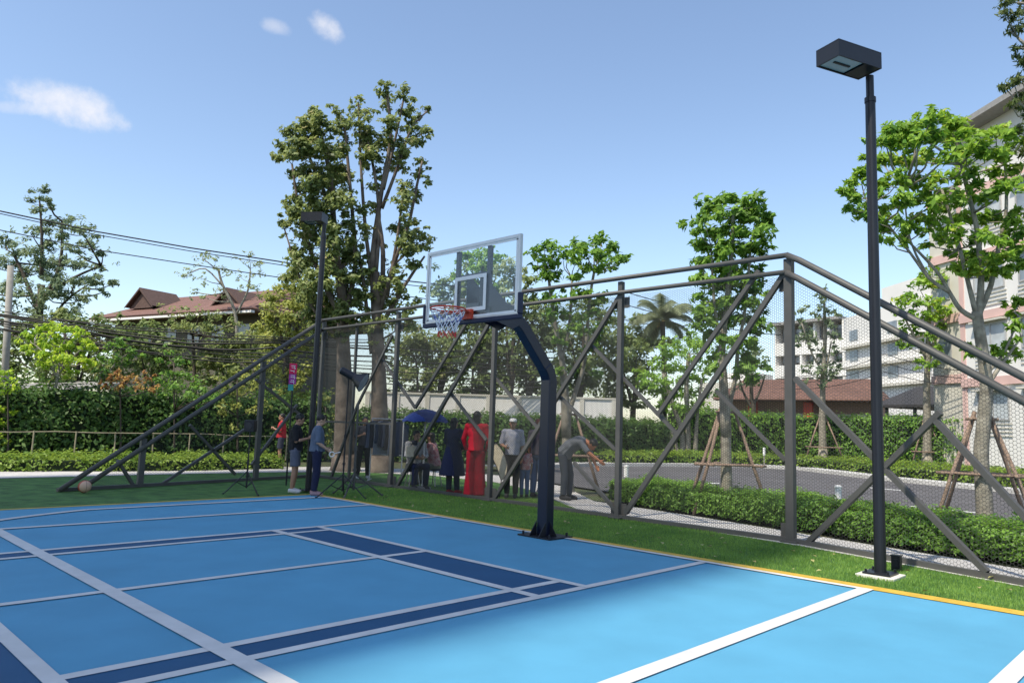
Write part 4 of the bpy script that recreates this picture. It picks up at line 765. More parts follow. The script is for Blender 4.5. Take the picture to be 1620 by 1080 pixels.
F = Facade(1340, 74, 1482, 60); ab2 = thing('apartment_block', F.A, 'taller stepped white block just left of the pink banded building', 'building')
zr = F.at(1400, 486)[1]; b = MB(); F.block(b, 0, F.L, 0, zr, -9, 0); b.build('wall', WALLW, ab2); b = MB(); F.block(b, F.L*.45, F.L, zr, zr+1.9, -8.8, -.2); b.build('stair_tower', WALLW, ab2)
for v in (540, 575, 610):
    z = F.at(1400, v)[1]; b = MB(); F.block(b, 0, F.L, z-.12, z+.12, 0, .5); b.build('ledge', WALLC, ab2)
    for k in (0, 3):
        s0 = (k+.4)*F.L/6.4; wo_ = MB(); F.block(wo_, s0, s0+1.5, z+.7, z+1.7, 0, .06); wo_.build('window', GLASSD, ab2)
F = Facade(1110, 105, 1240, 96); ab3 = thing('low_rooftops', F.A, 'pale low building with a flat roof far behind the palm', 'building')
zr = F.at(1180, 604)[1]; b = MB(); F.block(b, 0, F.L, 0, zr, -8, 0); b.build('wall', WALLC, ab3); b = MB(); F.block(b, F.L*.3, F.L*.62, zr, zr+1.3, -6, -.6); b.build('water_tank_room', WALLW, ab3)
for k in range(7): b = MB(); F.block(b, (k+.3)*F.L/7, (k+.75)*F.L/7, zr-2.0, zr-.8, 0, .06); b.build('window', GLASSD, ab3)
# low brown-roofed house with red pillars
def gable_roof(mb, F, s0, s1, z0, z1, depth_, over=.7):
    p = lambda s, t, z: F.A+F.d*s+F.n*t+Vector((0, 0, z))
    a, b_ = p(s0-over, over, z0), p(s1+over, over, z0); r0, r1 = p(s0+over, -depth_/2, z1), p(s1-over, -depth_/2, z1); c, d_ = p(s1+over, -depth_-over, z0), p(s0-over, -depth_-over, z0)
    dn = Vector((0, 0, -.16)); mb.add([a, b_, r1, r0, c, d_, a+dn, b_+dn, c+dn, d_+dn], [(0,1,2,3), (1,4,2), (4,5,3,2), (5,0,3), (6,7,1,0), (7,8,4,1), (8,9,5,4), (9,6,0,5), (9,8,7,6)])
F = Facade(1146, 60, 1385, 54); lo = thing('low_house', F.A, 'low house with brown tiled roof and red pillars beyond the hedge', 'house')
zw = F.at(1250, 632)[1]; zr = F.at(1250, 606)[1]; b = MB(); F.block(b, 0, F.L, 0, zw, -6, -1.2); b.build('wall', mat('wall_salmon', (.42, .26, .20), .85), lo); b = MB(); gable_roof(b, F, 0, F.L, zw+.05, zr+.5, 6); b.build('roof', TILEB, lo)
for u in (1190, 1278): s_ = F.at(u, 650)[0]; b = MB(); F.block(b, s_-.32, s_+.32, 0, zw-.17, -.6, 0); b.build('pillar', ORED, lo)
b = MB(); zb_ = F.at(1250, 654)[1]; F.block(b, .05, F.L-.05, zb_-.3, zb_+.05, -1.15, -.62); b.build('wall_band', WALLC, lo)
F = Facade(1394, 50, 1500, 46); cpt = thing('carport', F.A, 'open carport with a dark sagging roof behind the right lamp post', 'carport')
zw = F.at(1440, 640)[1]; zr = F.at(1440, 606)[1]; b = MB(); gable_roof(b, F, 0, F.L, zw, zr, 7, .3); b.build('roof', DROOF, cpt); b = MB(); F.block(b, 0, F.L, 0, zw-.2, -6.9, -6.7); b.build('back_wall', DROOF, cpt)
for s_ in (.3, F.L/2, F.L-.3): b = MB(); F.block(b, s_-.08, s_+.08, 0, zw-.17, -.3, -.14); b.build('post', STEEL, cpt)
b = MB(); F.block(b, 0, F.L+6, F.at(1440, 664)[1]-.5, F.at(1440, 656)[1], -.9, -.75); tag(b.build('roof_sheet', WALLW, origin=F.A), 'pale low boundary wall in front of the dark carport', 'wall')
# red tiled villa at the left
F = Facade(150, 64, 385, 55.5); vi = thing('villa', F.A, 'villa with a wide red tiled roof and two brown gabled dormers at the left', 'house')
ze = F.at(240, 500)[1]; zr = F.at(250, 462)[1]; b = MB(); F.block(b, 0, F.L, 0, ze-.1, -11, -1.0); b.build('wall', mat('villa_wall_shaded', (.10, .09, .07), .9), vi); rf = MB(); gable_roof(rf, F, 0, F.L, ze, zr+.95, 13, .9); rfo = rf.build('roof', TILE, vi)  # wall colour darkened to stand for the shade below the eaves
b = MB(); F.block(b, -.9, F.L+.9, ze-.34, ze-.17, .55, .9); b.build('gutter', WALLW, vi)
for u in (203, 341):
    s_, _ = F.at(u, 480); zc = F.at(u, 482)[1]; zp = F.at(u, 458)[1]+.35; hw_ = 1.9; p = lambda s, t, z: F.A+F.d*s+F.n*t+Vector((0, 0, z)); b = MB()
    t0, t1 = -.9, -4.6
    b.add([p(s_-hw_, t0, zc), p(s_, t0, zp), p(s_+hw_, t0, zc), p(s_, t1, zp), p(s_-hw_, t1, zc), p(s_+hw_, t1, zc), p(s_-hw_, t0, zc-.14), p(s_, t0, zp-.2), p(s_+hw_, t0, zc-.14)], [(0,1,3,4), (1,2,5,3), (6,7,1,0), (7,8,2,1)]); dm = b.build('dormer', DKWOOD, rfo)
    b = MB(); b.add([p(s_-hw_*.85, t0-.35, zc-.1), p(s_+hw_*.85, t0-.35, zc-.1), p(s_, t0-.35, zp-.3)], [(0,1,2)]); b.build('dormer_gable', DKWOOD, rfo)
for k in range(6): s0 = (k+.4)*F.L/6.3; b = MB(); F.block(b, s0, s0+1.4, ze-2.2, ze-.9, -1.0, -.94); b.build('window', GLASSD, vi)
# grey sheet roof and long pale wall
F = Facade(-20, 34, 100, 33); sh = thing('shed', F.A, 'low shed with a grey sheet roof behind the left hedge', 'shed'); zw = F.at(40, 614)[1]; b = MB(); F.block(b, 0, F.L, 0, zw, -4, -.5); b.build('wall', DROOF, sh)
p = lambda s, t, z: F.A+F.d*s+F.n*t+Vector((0, 0, z)); b = MB(); b.add([p(-.3, .3, zw), p(F.L+.3, .3, zw), p(F.L+.3, -4, zw+.55), p(-.3, -4, zw+.55), p(-.3, .3, zw-.08), p(F.L+.3, .3, zw-.08), p(F.L+.3, -4, zw+.47), p(-.3, -4, zw+.47)], [(0,1,2,3), (7,6,5,4), (0,4,5,1), (1,5,6,2), (2,6,7,3), (3,7,4,0)]); b.build('roof', GROOF, sh)
F = Facade(575, 41, 975, 39.5); pw_ = thing('boundary_wall', F.A, 'long pale wall between the dark trees and the clipped hedge', 'wall'); z1 = F.at(780, 627)[1]; b = MB(); F.block(b, 0, F.L, 0, z1, -.25, 0); b.build('panel', WALLW, pw_)
b = MB(); F.block(b, -.05, F.L+.05, z1, z1+.1, -.32, .07); b.build('coping', WALLC, pw_)
for k in range(9): s0 = k*(F.L-.3)/8+.15; b = MB(); F.block(b, s0-.12, s0+.12, 0, z1-.002, 0, .06); b.build('pilaster', WALLC, pw_)

# unseen towers added behind the camera, stepped and notched to shape the court shade
SUN_EL = math.radians(57); te = math.tan(SUN_EL); HB = 46.0
for lab, secs in (('tall unseen white tower behind the photographer that shades the court, nearer one', ((-4.6, 3.05, 5.15),)), ('taller unseen white tower behind the photographer, roof notched to shape the shade, further one', ((-6.85, -4.61, 6.6), (-7.8, -6.851, 5.2), (-13.4, -7.801, 6.6)))):
    yb = 5.15-HB/te-.02*len(secs); x0, x1 = secs[-1][0], secs[0][1]; tw = thing('unseen_tower', ((x0+x1)/2, yb-8, 0), lab, 'building')
    for a, c, reach in secs: hb_ = (reach-yb)*te; b = MB(); b.box(((a+c)/2, yb-8, hb_/2), (c-a, 16, hb_)); b.build('wall', WALLW, tw)
    for fl in range(1, 15):
        b = MB(); b.box(((x0+x1)/2, yb-.02, fl*3), (x1-x0-.2, .2, .3)); b.build('floor_band', WALLC, tw)
        if fl % 2 == 0: b = MB(); b.box(((x0+x1)/2, yb+.0, fl*3+1.5), ((x1-x0)*.7, .1, 1.3)); b.build('window', GLASSD, tw)

# ================================================================ POLE AND CABLES
pt = P(17, 420, 34); pf = P(2, 700, 34); pf.z = 0
up = thing('utility_pole', pf, 'leaning pale concrete utility pole at the far left', 'utility pole'); b = MB(); b.tube([pf, pt], [.17, .13], n=10); b.build('pole', CONC, up, smooth=True)
b = MB(); q = P(9, 512, 34); b.bar(q-Vector(Rv)*.55, q+Vector(Rv)*.55, .1, .1); b.build('crossarm', CABLE, up)
def cable(label, pts, r, group=None, sag=0):
    w = [P(u, v, d) for u, v, d in pts]; o = []
    for i in range(len(w)-1):
        for j in range(8):
            t = j/8; q = w[i].lerp(w[i+1], t); q.z -= sag*4*t*(1-t); o.append(q)
    o.append(w[-1]); b = MB(); c0 = w[0].copy(); b.tube(o, r, n=5); ob = b.build('cable', CABLE, origin=c0); tag(ob, label, 'cable', group)
cable('uppermost of the thick cables crossing the sky at the left', [(-60, 322, 27), (0, 334, 27), (150, 366, 28), (300, 392, 29), (450, 415, 30), (640, 444, 32), (740, 455, 34)], .028, 'cables across the sky')
cable('thin cable just under the uppermost one', [(-60, 325, 27), (0, 338, 27), (150, 371, 28), (300, 397, 29), (450, 420, 30), (640, 450, 32), (740, 462, 34)], .018, 'cables across the sky')
cable('lower cable running past the feathery tree', [(-60, 352, 27), (0, 364, 27), (150, 395, 28), (300, 418, 29), (450, 440, 30), (640, 468, 32), (740, 482, 34)], .02, 'cables across the sky')
for i in range(9):
    v = i*5.2; cable('black cable in the thick bundle sagging in front of the villa', [(-80, 480+v*.6+rnd.uniform(-3, 3), 30), (120, 506+v*.8+rnd.uniform(-3, 3), 30), (300, 524+v+rnd.uniform(-4, 4), 30.5), (430, 530+v*1.0+rnd.uniform(-4, 4), 31), (620, 536+v*1.3+rnd.uniform(-4, 4), 33)], rnd.choice([.02, .028, .04]), 'cables in the black bundle', sag=rnd.uniform(0, .12))
for i in range(8):
    v = i*10; cable('grey cable of the bundle behind the fence netting', [(600, 545+v, 38), (740, 552+v*.9+rnd.uniform(-3, 3), 39), (880, 556+v*.9, 40)], .03, 'cables behind the netting', sag=.15)
for i, (a, c) in enumerate((((990, 462), (1235, 512)), ((990, 482), (1235, 530)), ((985, 505), (1110, 512)))):
    cable('thin cable crossing the sky between palm and white block', [(a[0], a[1], 48), (c[0], c[1], 56)], .03, 'thin cables right of the palm', sag=.3)
for i in range(3): cable('thin cable in front of the white buildings', [(1235, 596+i*9, 52), (1400, 560+i*14, 46), (1620, 588+i*10, 38)], .022, 'thin cables before the white buildings', sag=.4)
#PART3
# ================================================================ PEOPLE
SKIN = mat('skin', (.36, .20, .13), .55, var=.05); SKIN2 = mat('skin_light', (.45, .28, .20), .55, var=.05); HAIR = mat('hair_black', (.012, .010, .010), .5, var=.3, scale=60)
def cloth(n, c, **k): return mat('cloth_'+n, c, .9, var=.1, scale=14, bump=.3, bscale=30, **k)
def remesh(mb, vox, name, m, parent, T):
    me = mb.mesh(name); o = bpy.data.objects.new(name, me); COL.objects.link(o)
    r = o.modifiers.new('r', 'REMESH'); r.mode = 'VOXEL'; r.voxel_size = vox
    s = o.modifiers.new('s', 'SMOOTH'); s.iterations = 3; s.factor = .5
    dg = bpy.context.evaluated_depsgraph_get(); dg.update(); me2 = bpy.data.meshes.new_from_object(o.evaluated_get(dg)); bpy.data.objects.remove(o); bpy.data.meshes.remove(me)
    me2.name = name; me2.polygons.foreach_set('use_smooth', [True]*len(me2.polygons)); me2.materials.clear(); me2.materials.append(m); me2.transform(T)
    return link(name, me2, None, parent)
def V3(*a): return Vector(a)
def stand(**k):
    J = dict(hip=V3(0, 0, .93), waist=V3(0, 0, 1.08), chest=V3(0, .0, 1.27), neck=V3(0, 0, 1.43), head=V3(0, .025, 1.575), face=V3(0, 1, 0),
             hl=V3(-.085, 0, .90), hr=V3(.085, 0, .90), kl=V3(-.095, .02, .49), kr=V3(.095, .02, .49), al=V3(-.09, -.02, .085), ar=V3(.09, -.02, .085),
             sl=V3(-.175, 0, 1.385), sr=V3(.175, 0, 1.385), el=V3(-.225, -.02, 1.11), er=V3(.225, -.02, 1.11), wl=V3(-.225, .06, .87), wr=V3(.225, .06, .87), tl=V3(0, 1, 0), tr=V3(0, 1, 0)); J.update(k); return J
def zrot(a, b):
    z = (b-a).normalized(); x = V3(1, 0, 0)-z*z.x
    if x.length < .2: x = V3(0, 1, 0)-z*z.y
    x.normalize(); y = z.cross(x); return Matrix((x, y, z)).transposed()
def body_mb(J):
    b = MB(); R1 = zrot(J['hip'], J['waist']); R2 = zrot(J['waist'], J['neck'])
    b.ell(J['hip'], (.155, .11, .12), rot=R1); b.ell(J['waist'], (.135, .095, .14), rot=R1); b.ell(J['chest'], (.155, .105, .18), rot=R2)
    b.tube([J['chest']+R2 @ V3(0, 0, .1), J['neck'], J['head']-R2 @ V3(0, 0, .02)], [.085, .056, .05], n=12); b.tube([J['sl'], J['chest']+R2 @ V3(0, 0, .1), J['sr']], [.052, .085, .052], n=12)
    f = J['face'].normalized(); upv = V3(0, 0, 1)-f*f.z; upv = upv.normalized() if upv.length > .2 else V3(0, 1, 0); RH = Matrix((f.cross(upv), f, upv)).transposed(); hd = J['head']
    b.ell(hd+RH @ V3(0, -.01, .02), (.073, .092, .098), rot=RH, n=16, m=12); b.ell(hd+RH @ V3(0, .02, -.055), (.055, .065, .055), rot=RH)
    b.ell(hd+RH @ V3(0, .094, -.018), (.013, .018, .02), rot=RH); b.ell(hd+RH @ V3(0, .078, -.058), (.022, .014, .008), rot=RH)
    for s in (-1, 1): b.ell(hd+RH @ V3(s*.075, -.005, -.01), (.01, .02, .03), rot=RH)
    for s in 'lr':
        b.tube([J['h'+s], J['k'+s], J['k'+s].lerp(J['a'+s], .3), J['a'+s]], [.082, .055, .056, .036], n=12); b.ell(J['k'+s], (.057,)*3)
        t = J['t'+s].normalized(); a = J['a'+s]; b.ell(a+t*.06+V3(0, 0, -.045), (.045, .045, .04)); b.tube([a+V3(0, 0, -.04)-t*.05, a+t*.05+V3(0, 0, -.045), a+t*.16+V3(0, 0, -.06)], [.038, .042, .028], n=10)
        b.ell(J['s'+s], (.056,)*3); b.tube([J['s'+s], J['e'+s], J['e'+s].lerp(J['w'+s], .3), J['w'+s]], [.048, .038, .038, .025], n=10); b.ell(J['e'+s], (.038,)*3)
        d = (J['w'+s]-J['e'+s]).normalized(); w = J['w'+s]; RW = zrot(J['e'+s], w); sg = 1 if s == 'l' else -1
        b.ell(w+d*.05, (.018, .036, .05), rot=RW)
        for i, (yy, ln) in enumerate(((-.026, .062), (-.009, .075), (.009, .07), (.026, .055))):
            p0 = w+d*.085+RW @ V3(0, yy, 0); p1 = p0+d*ln*.55+RW @ V3(sg*.012, 0, 0); p2 = p1+d*ln*.35+RW @ V3(sg*.024, 0, 0); b.tube([w+d*.06+RW @ V3(0, yy, 0), p0, p1, p2], [.0095, .0095, .009, .0075], n=7)
        p0 = w+d*.03+RW @ V3(0, -.03, 0); b.tube([p0, p0+d*.03+RW @ V3(sg*.02, -.022, 0), p0+d*.055+RW @ V3(sg*.032, -.028, 0)], [.012, .011, .009], n=7)
    return b, RH, R1, R2
def person(label, loc, yaw, J, top, bottom, shoe, scale=1.0, skin=None, tops='tee', bots='trousers', hair='short', hairm=None, group=None, extra=None):
    loc = Vector(loc); root = thing('person', loc, label, 'person', group); T = Matrix.Translation(loc) @ Matrix.Rotation(yaw, 4, 'Z') @ Matrix.Scale(scale, 4)
    b, RH, R1, R2 = body_mb(J); remesh(b, .0085, 'body', skin or SKIN, root, T)
    c = MB(); q = 1.13
    if tops:
        fr = {'tee': .62, 'long': 1.0, 'coat': .95, 'vest': .2}[tops]
        c.ell(J['chest'], (.155*q+.012, .105*q+.014, .185), rot=R2, n=16); c.ell(J['waist'], (.145*q+.012, .10*q+.02, .15), rot=R1, n=16); c.tube([J['sl'], J['chest']+R2 @ V3(0, 0, .1), J['sr']], [.066, .098, .066], n=12)
        for s in 'lr': c.ell(J['s'+s]+V3(0, 0, .004), (.074, .072, .07))
        lo = J['hip']+R1 @ V3(0, 0, -.02 if tops != 'coat' else 0); c.tube([J['chest'], J['waist'], lo], [.14, .145, .165], n=20)
        for s in 'lr':
            e = J['s'+s].lerp(J['e'+s], min(1, fr/.62*1.0) if fr < .9 else 1); pts = [J['s'+s], e]; rad = [.064, .062]
            if fr > .9: pts.append(J['e'+s].lerp(J['w'+s], .92)); rad = [.064, .052, .042]
            c.tube(pts, rad, n=12)
        if tops == 'coat':
            c.tube([J['waist'], J['hip'], J['hip']+V3(0, 0, -.25), J['hip']+V3(0, 0, -.52)], [.15, .19, .25, .30], n=24)
        # fold-like ridges
        for i in range(5): a = rnd.uniform(0, 2*PI); r_ = .15; c.tube([J['chest']+R2 @ V3(r_*math.cos(a)*.95, .1*math.sin(a), -.06), J['hip']+R1 @ V3(.16*math.cos(a+.2), .13*math.sin(a+.2), .0)], [.018, .024], n=6)
        remesh(c, .011, 'shirt' if tops in ('tee', 'vest') else ('coat' if tops == 'coat' else 'jacket'), top, root, T)
    if bottom is not None:
        c = MB(); c.ell(J['hip']+R1 @ V3(0, 0, -.01), (.172, .132, .13), rot=R1, n=16)
        for s in 'lr':
            if bots == 'shorts': e = J['h'+s].lerp(J['k'+s], .82); c.tube([J['h'+s], J['h'+s].lerp(J['k'+s], .4), e], [.10, .098, .10], n=14)
            elif bots == 'wide': c.tube([J['h'+s], J['k'+s], J['a'+s]+V3(0, 0, -.04)], [.105, .10, .125], n=14); c.ell(J['k'+s], (.1,)*3)
            else: c.tube([J['h'+s], J['k'+s], J['k'+s].lerp(J['a'+s], .35), J['a'+s]+V3(0, 0, .01)], [.1, .075, .072, .06], n=14); c.ell(J['k'+s], (.076,)*3)
        remesh(c, .011, 'shorts' if bots == 'shorts' else 'trousers', bottom, root, T)
    for s in 'lr':
        c = MB(); t = J['t'+s].normalized(); a = J['a'+s]; c.tube([a+V3(0, 0, -.035)-t*.065, a+t*.04+V3(0, 0, -.038), a+t*.12+V3(0, 0, -.052), a+t*.185+V3(0, 0, -.058)], [.043, .05, .044, .026], n=10); c.ell(a+V3(0, 0, -.01), (.045, .045, .04)); remesh(c, .009, 'shoe', shoe, root, T)
    c = MB(); hd = J['head']
    for s in (-1, 1): c.ell(hd+RH @ V3(s*.029, .080, .006), (.012, .006, .007), rot=RH, n=8, m=6)
    o = c.build('eyes', HAIR, None); o.data.transform(T); o.data.transform(Matrix.Translation(-loc)); o.parent = root
    if hair:
        c = MB(); c.ell(hd+RH @ V3(0, -.022, .038), (.084, .098, .092), rot=RH, n=18, m=12)
        if hair == 'long': c.ell(hd+RH @ V3(0, -.06, -.06), (.08, .05, .15), rot=RH)
        if hair == 'messy':
            for i in range(26): c.ell(hd+RH @ V3(rnd.uniform(-.07, .07), rnd.uniform(-.09, .05), rnd.uniform(.04, .13)), (.022, .022, .022), n=6, m=5)
        # keep the face clear
        vs = []
        for q_ in c.v:
            l = RH.transposed() @ (Vector(q_)-hd)
            if l.y > .045 and l.z < .06: l.y = .045
            if l.z < -.02 and l.y > -.02 and hair != 'long': l.y = -.02
            vs.append(tuple(hd+RH @ l))
        c.v = vs; remesh(c, .009, 'hair', hairm or HAIR, root, T)
    if extra: extra(root, T, J, RH)
    return root
def xbuild(mb, name, m, root, T, smooth=False):
    o = mb.build(name, m, None, smooth=smooth); o.data.transform(T); o.data.transform(Matrix.Translation(-ORG[root.name])); o.parent = root; return o
yawR = math.atan2(Rv[1], Rv[0])-PI/2        # facing picture-right
def face(deg): return yawR+math.radians(deg)  # + turns away from the camera (counter-clockwise)
WSHOE = cloth('shoe_white', (.55, .55, .57)); DSHOE = cloth('shoe_dark', (.03, .03, .035)); NAVYC = cloth('navy', (.010, .014, .045)); BLK = cloth('black', (.012, .012, .015))
def g2(u, v): q = G(u, v); return (q.x, q.y, 0)
J = stand(head=V3(0, .06, 1.56), face=V3(0, 1, -.35), er=V3(.22, .03, 1.10), wr=V3(.12, .27, 1.17), el=V3(-.22, .03, 1.10), wl=V3(-.10, .27, 1.16))
def tablet(root, T, J, RH):
    b = MB(); b.box((0, .40, 1.19), (.22, .17, .012), Matrix.Rotation(.35, 3, 'X')); ob = xbuild(b, 'tablet', DSHOE, root, T)
person('person in black t-shirt and grey shorts looking down at a tablet at the court corner', g2(463, 779), face(8), J, BLK, cloth('shorts_grey', (.10, .11, .15)), WSHOE, scale=.985, bots='shorts', hair='messy', extra=None)
_l = Vector(g2(463, 779)); _T = Matrix.Translation(_l) @ Matrix.Rotation(face(8), 4, 'Z') @ Matrix.Scale(.985, 4)
b = MB(); b.box((.0, .40, 1.185), (.24, .17, .012), Matrix.Rotation(.3, 3, 'X')); o = b.build('tablet', DSHOE); o.data.transform(_T); c_ = sum((v.co for v in o.data.vertices), Vector())/len(o.data.vertices); o.data.transform(Matrix.Translation(-c_)); o.location = c_; tag(o, 'thin dark tablet held by the person in shorts', 'tablet')
J = stand(head=V3(0, .055, 1.565), face=V3(0, 1, -.3), er=V3(.225, -.01, 1.10), wr=V3(.17, .20, .96), el=V3(-.22, 0, 1.10), wl=V3(-.17, .19, .98))
person('person in grey-blue t-shirt and navy trousers standing beside the corner lamp post', g2(497, 783), face(20), J, cloth('tee_greyblue', (.09, .12, .18)), NAVYC, cloth('shoe_pink', (.35, .22, .24)), scale=.985, skin=SKIN2)
_l = Vector(g2(497, 783)); _T = Matrix.Translation(_l) @ Matrix.Rotation(face(20), 4, 'Z')
b = MB(); cc_ = Vector((.17, .29, .85)); b.tube([cc_+Vector((0, .05*math.cos(t), .05*math.sin(t))) for t in [2*PI*i/16 for i in range(17)]], .012, n=6, cap=False); b.tube([cc_+Vector((0, .05, .02)), cc_+Vector((0, .17, .05))], .009, n=6); o = b.build('headphones', WHITE); o.data.transform(_T); c_ = sum((v.co for v in o.data.vertices), Vector())/len(o.data.vertices); o.data.transform(Matrix.Translation(-c_)); o.location = c_; tag(o, 'small white ring-shaped gadget hanging from the hand of the person in blue', 'gadget')
J = stand(er=V3(.21, .05, 1.12), wr=V3(.03, .24, 1.18), el=V3(-.21, .05, 1.12), wl=V3(-.05, .24, 1.2), kl=V3(-.08, .03, .49))
person('person in red t-shirt and dark shorts standing outside the fence at the left', g2(442, 737), face(200), J, cloth('tee_red', (.38, .015, .025)), cloth('shorts_navy', (.03, .035, .06)), DSHOE, scale=1.0, bots='shorts')
J = stand(al=V3(-.14, -.02, .085), ar=V3(.14, -.02, .085), kl=V3(-.12, .02, .49), kr=V3(.12, .02, .49), er=V3(.24, .04, 1.12), wr=V3(.10, .22, 1.2), el=V3(-.24, .04, 1.12), wl=V3(-.10, .22, 1.2))
person('person in charcoal shirt, black trousers and white shoes behind the studio light stand', g2(573, 757), face(-70), J, cloth('shirt_charcoal', (.055, .055, .07)), BLK, WSHOE, scale=.98)
# seated person with camera, left of the parasol pole
def seat(**k):
    J = stand(hip=V3(0, 0, .46), waist=V3(0, .03, .62), chest=V3(0, .07, .80), neck=V3(0, .10, .96), head=V3(0, .13, 1.10), hl=V3(-.09, .02, .44), hr=V3(.09, .02, .44), kl=V3(-.13, .43, .47), kr=V3(.13, .43, .47), al=V3(-.13, .40, .085), ar=V3(.13, .40, .085),
              sl=V3(-.175, .09, .92), sr=V3(.175, .09, .92), el=V3(-.23, .16, .68), er=V3(.23, .16, .68), wl=V3(-.10, .34, .66), wr=V3(.10, .34, .66)); J.update(k); return J
def stool(loc, yaw, label, h=.36, r=.17):
    loc = Vector(loc); t = thing('stool', loc, label, 'stool', 'folding stools behind the netting'); b = MB(); b.lathe(loc, [(r, h), (r, h+.03), (r*.9, h+.045)], 14); b.build('seat', NAVYC, t)
    for k in range(4):
        a = yaw+PI/4+k*PI/2; b = MB(); b.tube([loc+V3(math.cos(a)*r*.7, math.sin(a)*r*.7, h), loc+V3(math.cos(a)*r*1.2, math.sin(a)*r*1.2, 0)], .014, n=6); b.build('leg', ALU, t)
q = g2(652, 771); person('person in dark vest with white sleeves seated left of the blue parasol pole', q, face(-60), seat(), cloth('shirt_white', (.36, .36, .38)), NAVYC, DSHOE, scale=1.12, tops='long', hair='short'); stool(q, face(-60), 'dark round stool under the person left of the parasol pole', .39)
bq = P(650, 714, depth(q)-.55); b = MB(); b.box(bq, (.22, .09, .24), Matrix.Rotation(face(-60), 3, 'Z')); b.tube([bq+V3(-.06, 0, .12), bq+V3(0, 0, .22), bq+V3(.06, 0, .12)], .01, n=6); tag(b.build('tote_bag', cloth('canvas', (.36, .32, .25)), origin=bq), 'beige canvas bag held on the lap of the seated person left of the parasol pole', 'bag')
cq = P(655, 700, depth(q)-.5); b = MB(); b.box(cq, (.15, .08, .11)); b.tube([cq+Vector(-Fv)*.03, cq-Vector(Fv)*.13], [.042, .036], n=12); tag(b.build('camera', DSHOE, origin=cq), 'black photo camera in front of the seated person left of the parasol pole', 'camera')
q = g2(686, 768); person('person in pink and white patterned top and khaki trousers seated right of the parasol pole', q, face(165), seat(), cloth('top_pattern', (.55, .40, .38), col2=(.35, .06, .08)), cloth('khaki', (.16, .16, .12)), DSHOE, scale=1.08, hair='long'); stool(q, face(150), 'dark round stool under the person in the pink patterned top', .38)
q = g2(714, 781); J = stand(al=V3(-.06, -.02, .085), ar=V3(.08, .10, .085), er=V3(.24, .04, 1.13), wr=V3(.12, .2, 1.0), el=V3(-.27, .06, 1.13), wl=V3(-.16, .26, 1.02))
person('person in long dark navy coat and red shoes seen from behind', q, face(60), J, NAVYC, NAVYC, cloth('shoe_red', (.35, .02, .02)), scale=1.0, tops='coat', hair='long')
q = g2(750, 786); J = stand(al=V3(-.10, 0, .085), ar=V3(.12, 0, .085), er=V3(.26, .0, 1.13), wr=V3(.20, .08, .90), el=V3(-.26, 0, 1.13), wl=V3(-.20, .08, .90))
person('person in bright red suit with wide trousers standing behind the netting', q, face(80), J, cloth('suit_red', (.42, .006, .02)), cloth('suit_red_legs', (.36, .006, .02)), cloth('shoe_nude', (.4, .3, .25)), scale=1.09, tops='long', bots='wide', hair='long')
def cap(root, T, J, RH):
    b = MB(); hd = J['head']; b.ell(hd+RH @ V3(0, -.012, .06), (.085, .1, .06), rot=RH, n=16); b.ell(hd+RH @ V3(0, .11, .045), (.06, .06, .008), rot=RH); xbuild(b, 'cap', WHITE, root, T, True)
q = g2(808, 787); J = stand(er=V3(.24, .03, 1.12), wr=V3(.13, .25, 1.08), kl=V3(-.10, .02, .49)); person('person in white cap, grey-white shirt and black trousers facing the camera', q, face(-95), J, cloth('shirt_palegrey', (.40, .40, .44), col2=(.25, .27, .36)), BLK, DSHOE, scale=1.02, extra=cap)
q = g2(849, 786); J = stand(); person('person in dark plaid shirt and blue jeans half hidden by the hoop pole', q, face(60), J, cloth('plaid', (.06, .045, .06), col2=(.03, .03, .06)), cloth('jeans', (.04, .09, .22)), DSHOE, scale=1.02, skin=SKIN, hairm=cloth('hair_red', (.16, .04, .03)))
q = g2(829, 786); J = stand(); person('child in striped red and white top and blue jeans left of the hoop pole', q, face(100), J, cloth('stripe_red', (.45, .10, .10), col2=(.5, .4, .4)), cloth('jeans2', (.05, .11, .25)), DSHOE, scale=.66, hair='short')
# bending person
q = g2(900, 790); J = stand(hip=V3(0, -.12, .92), waist=V3(0, .0, 1.06), chest=V3(0, .17, 1.15), neck=V3(0, .36, 1.17), head=V3(0, .475, 1.11), face=V3(0, .5, -.85), hl=V3(-.085, -.12, .89), hr=V3(.085, -.12, .89), kl=V3(-.12, -.03, .49), kr=V3(.12, -.06, .49), al=V3(-.13, -.05, .085), ar=V3(.13, -.08, .085),
    sl=V3(-.17, .29, 1.15), sr=V3(.17, .29, 1.15), el=V3(-.20, .38, .90), er=V3(.21, .46, .97), wl=V3(-.12, .52, .70), wr=V3(.15, .66, .82))
person('person in grey shirt and dark trousers bending forward beside the path', q, face(-25), J, cloth('shirt_grey', (.13, .14, .16)), cloth('trouser_slate', (.045, .055, .075)), DSHOE, scale=1.08, skin=cloth('skin_warm', (.48, .2, .11)))

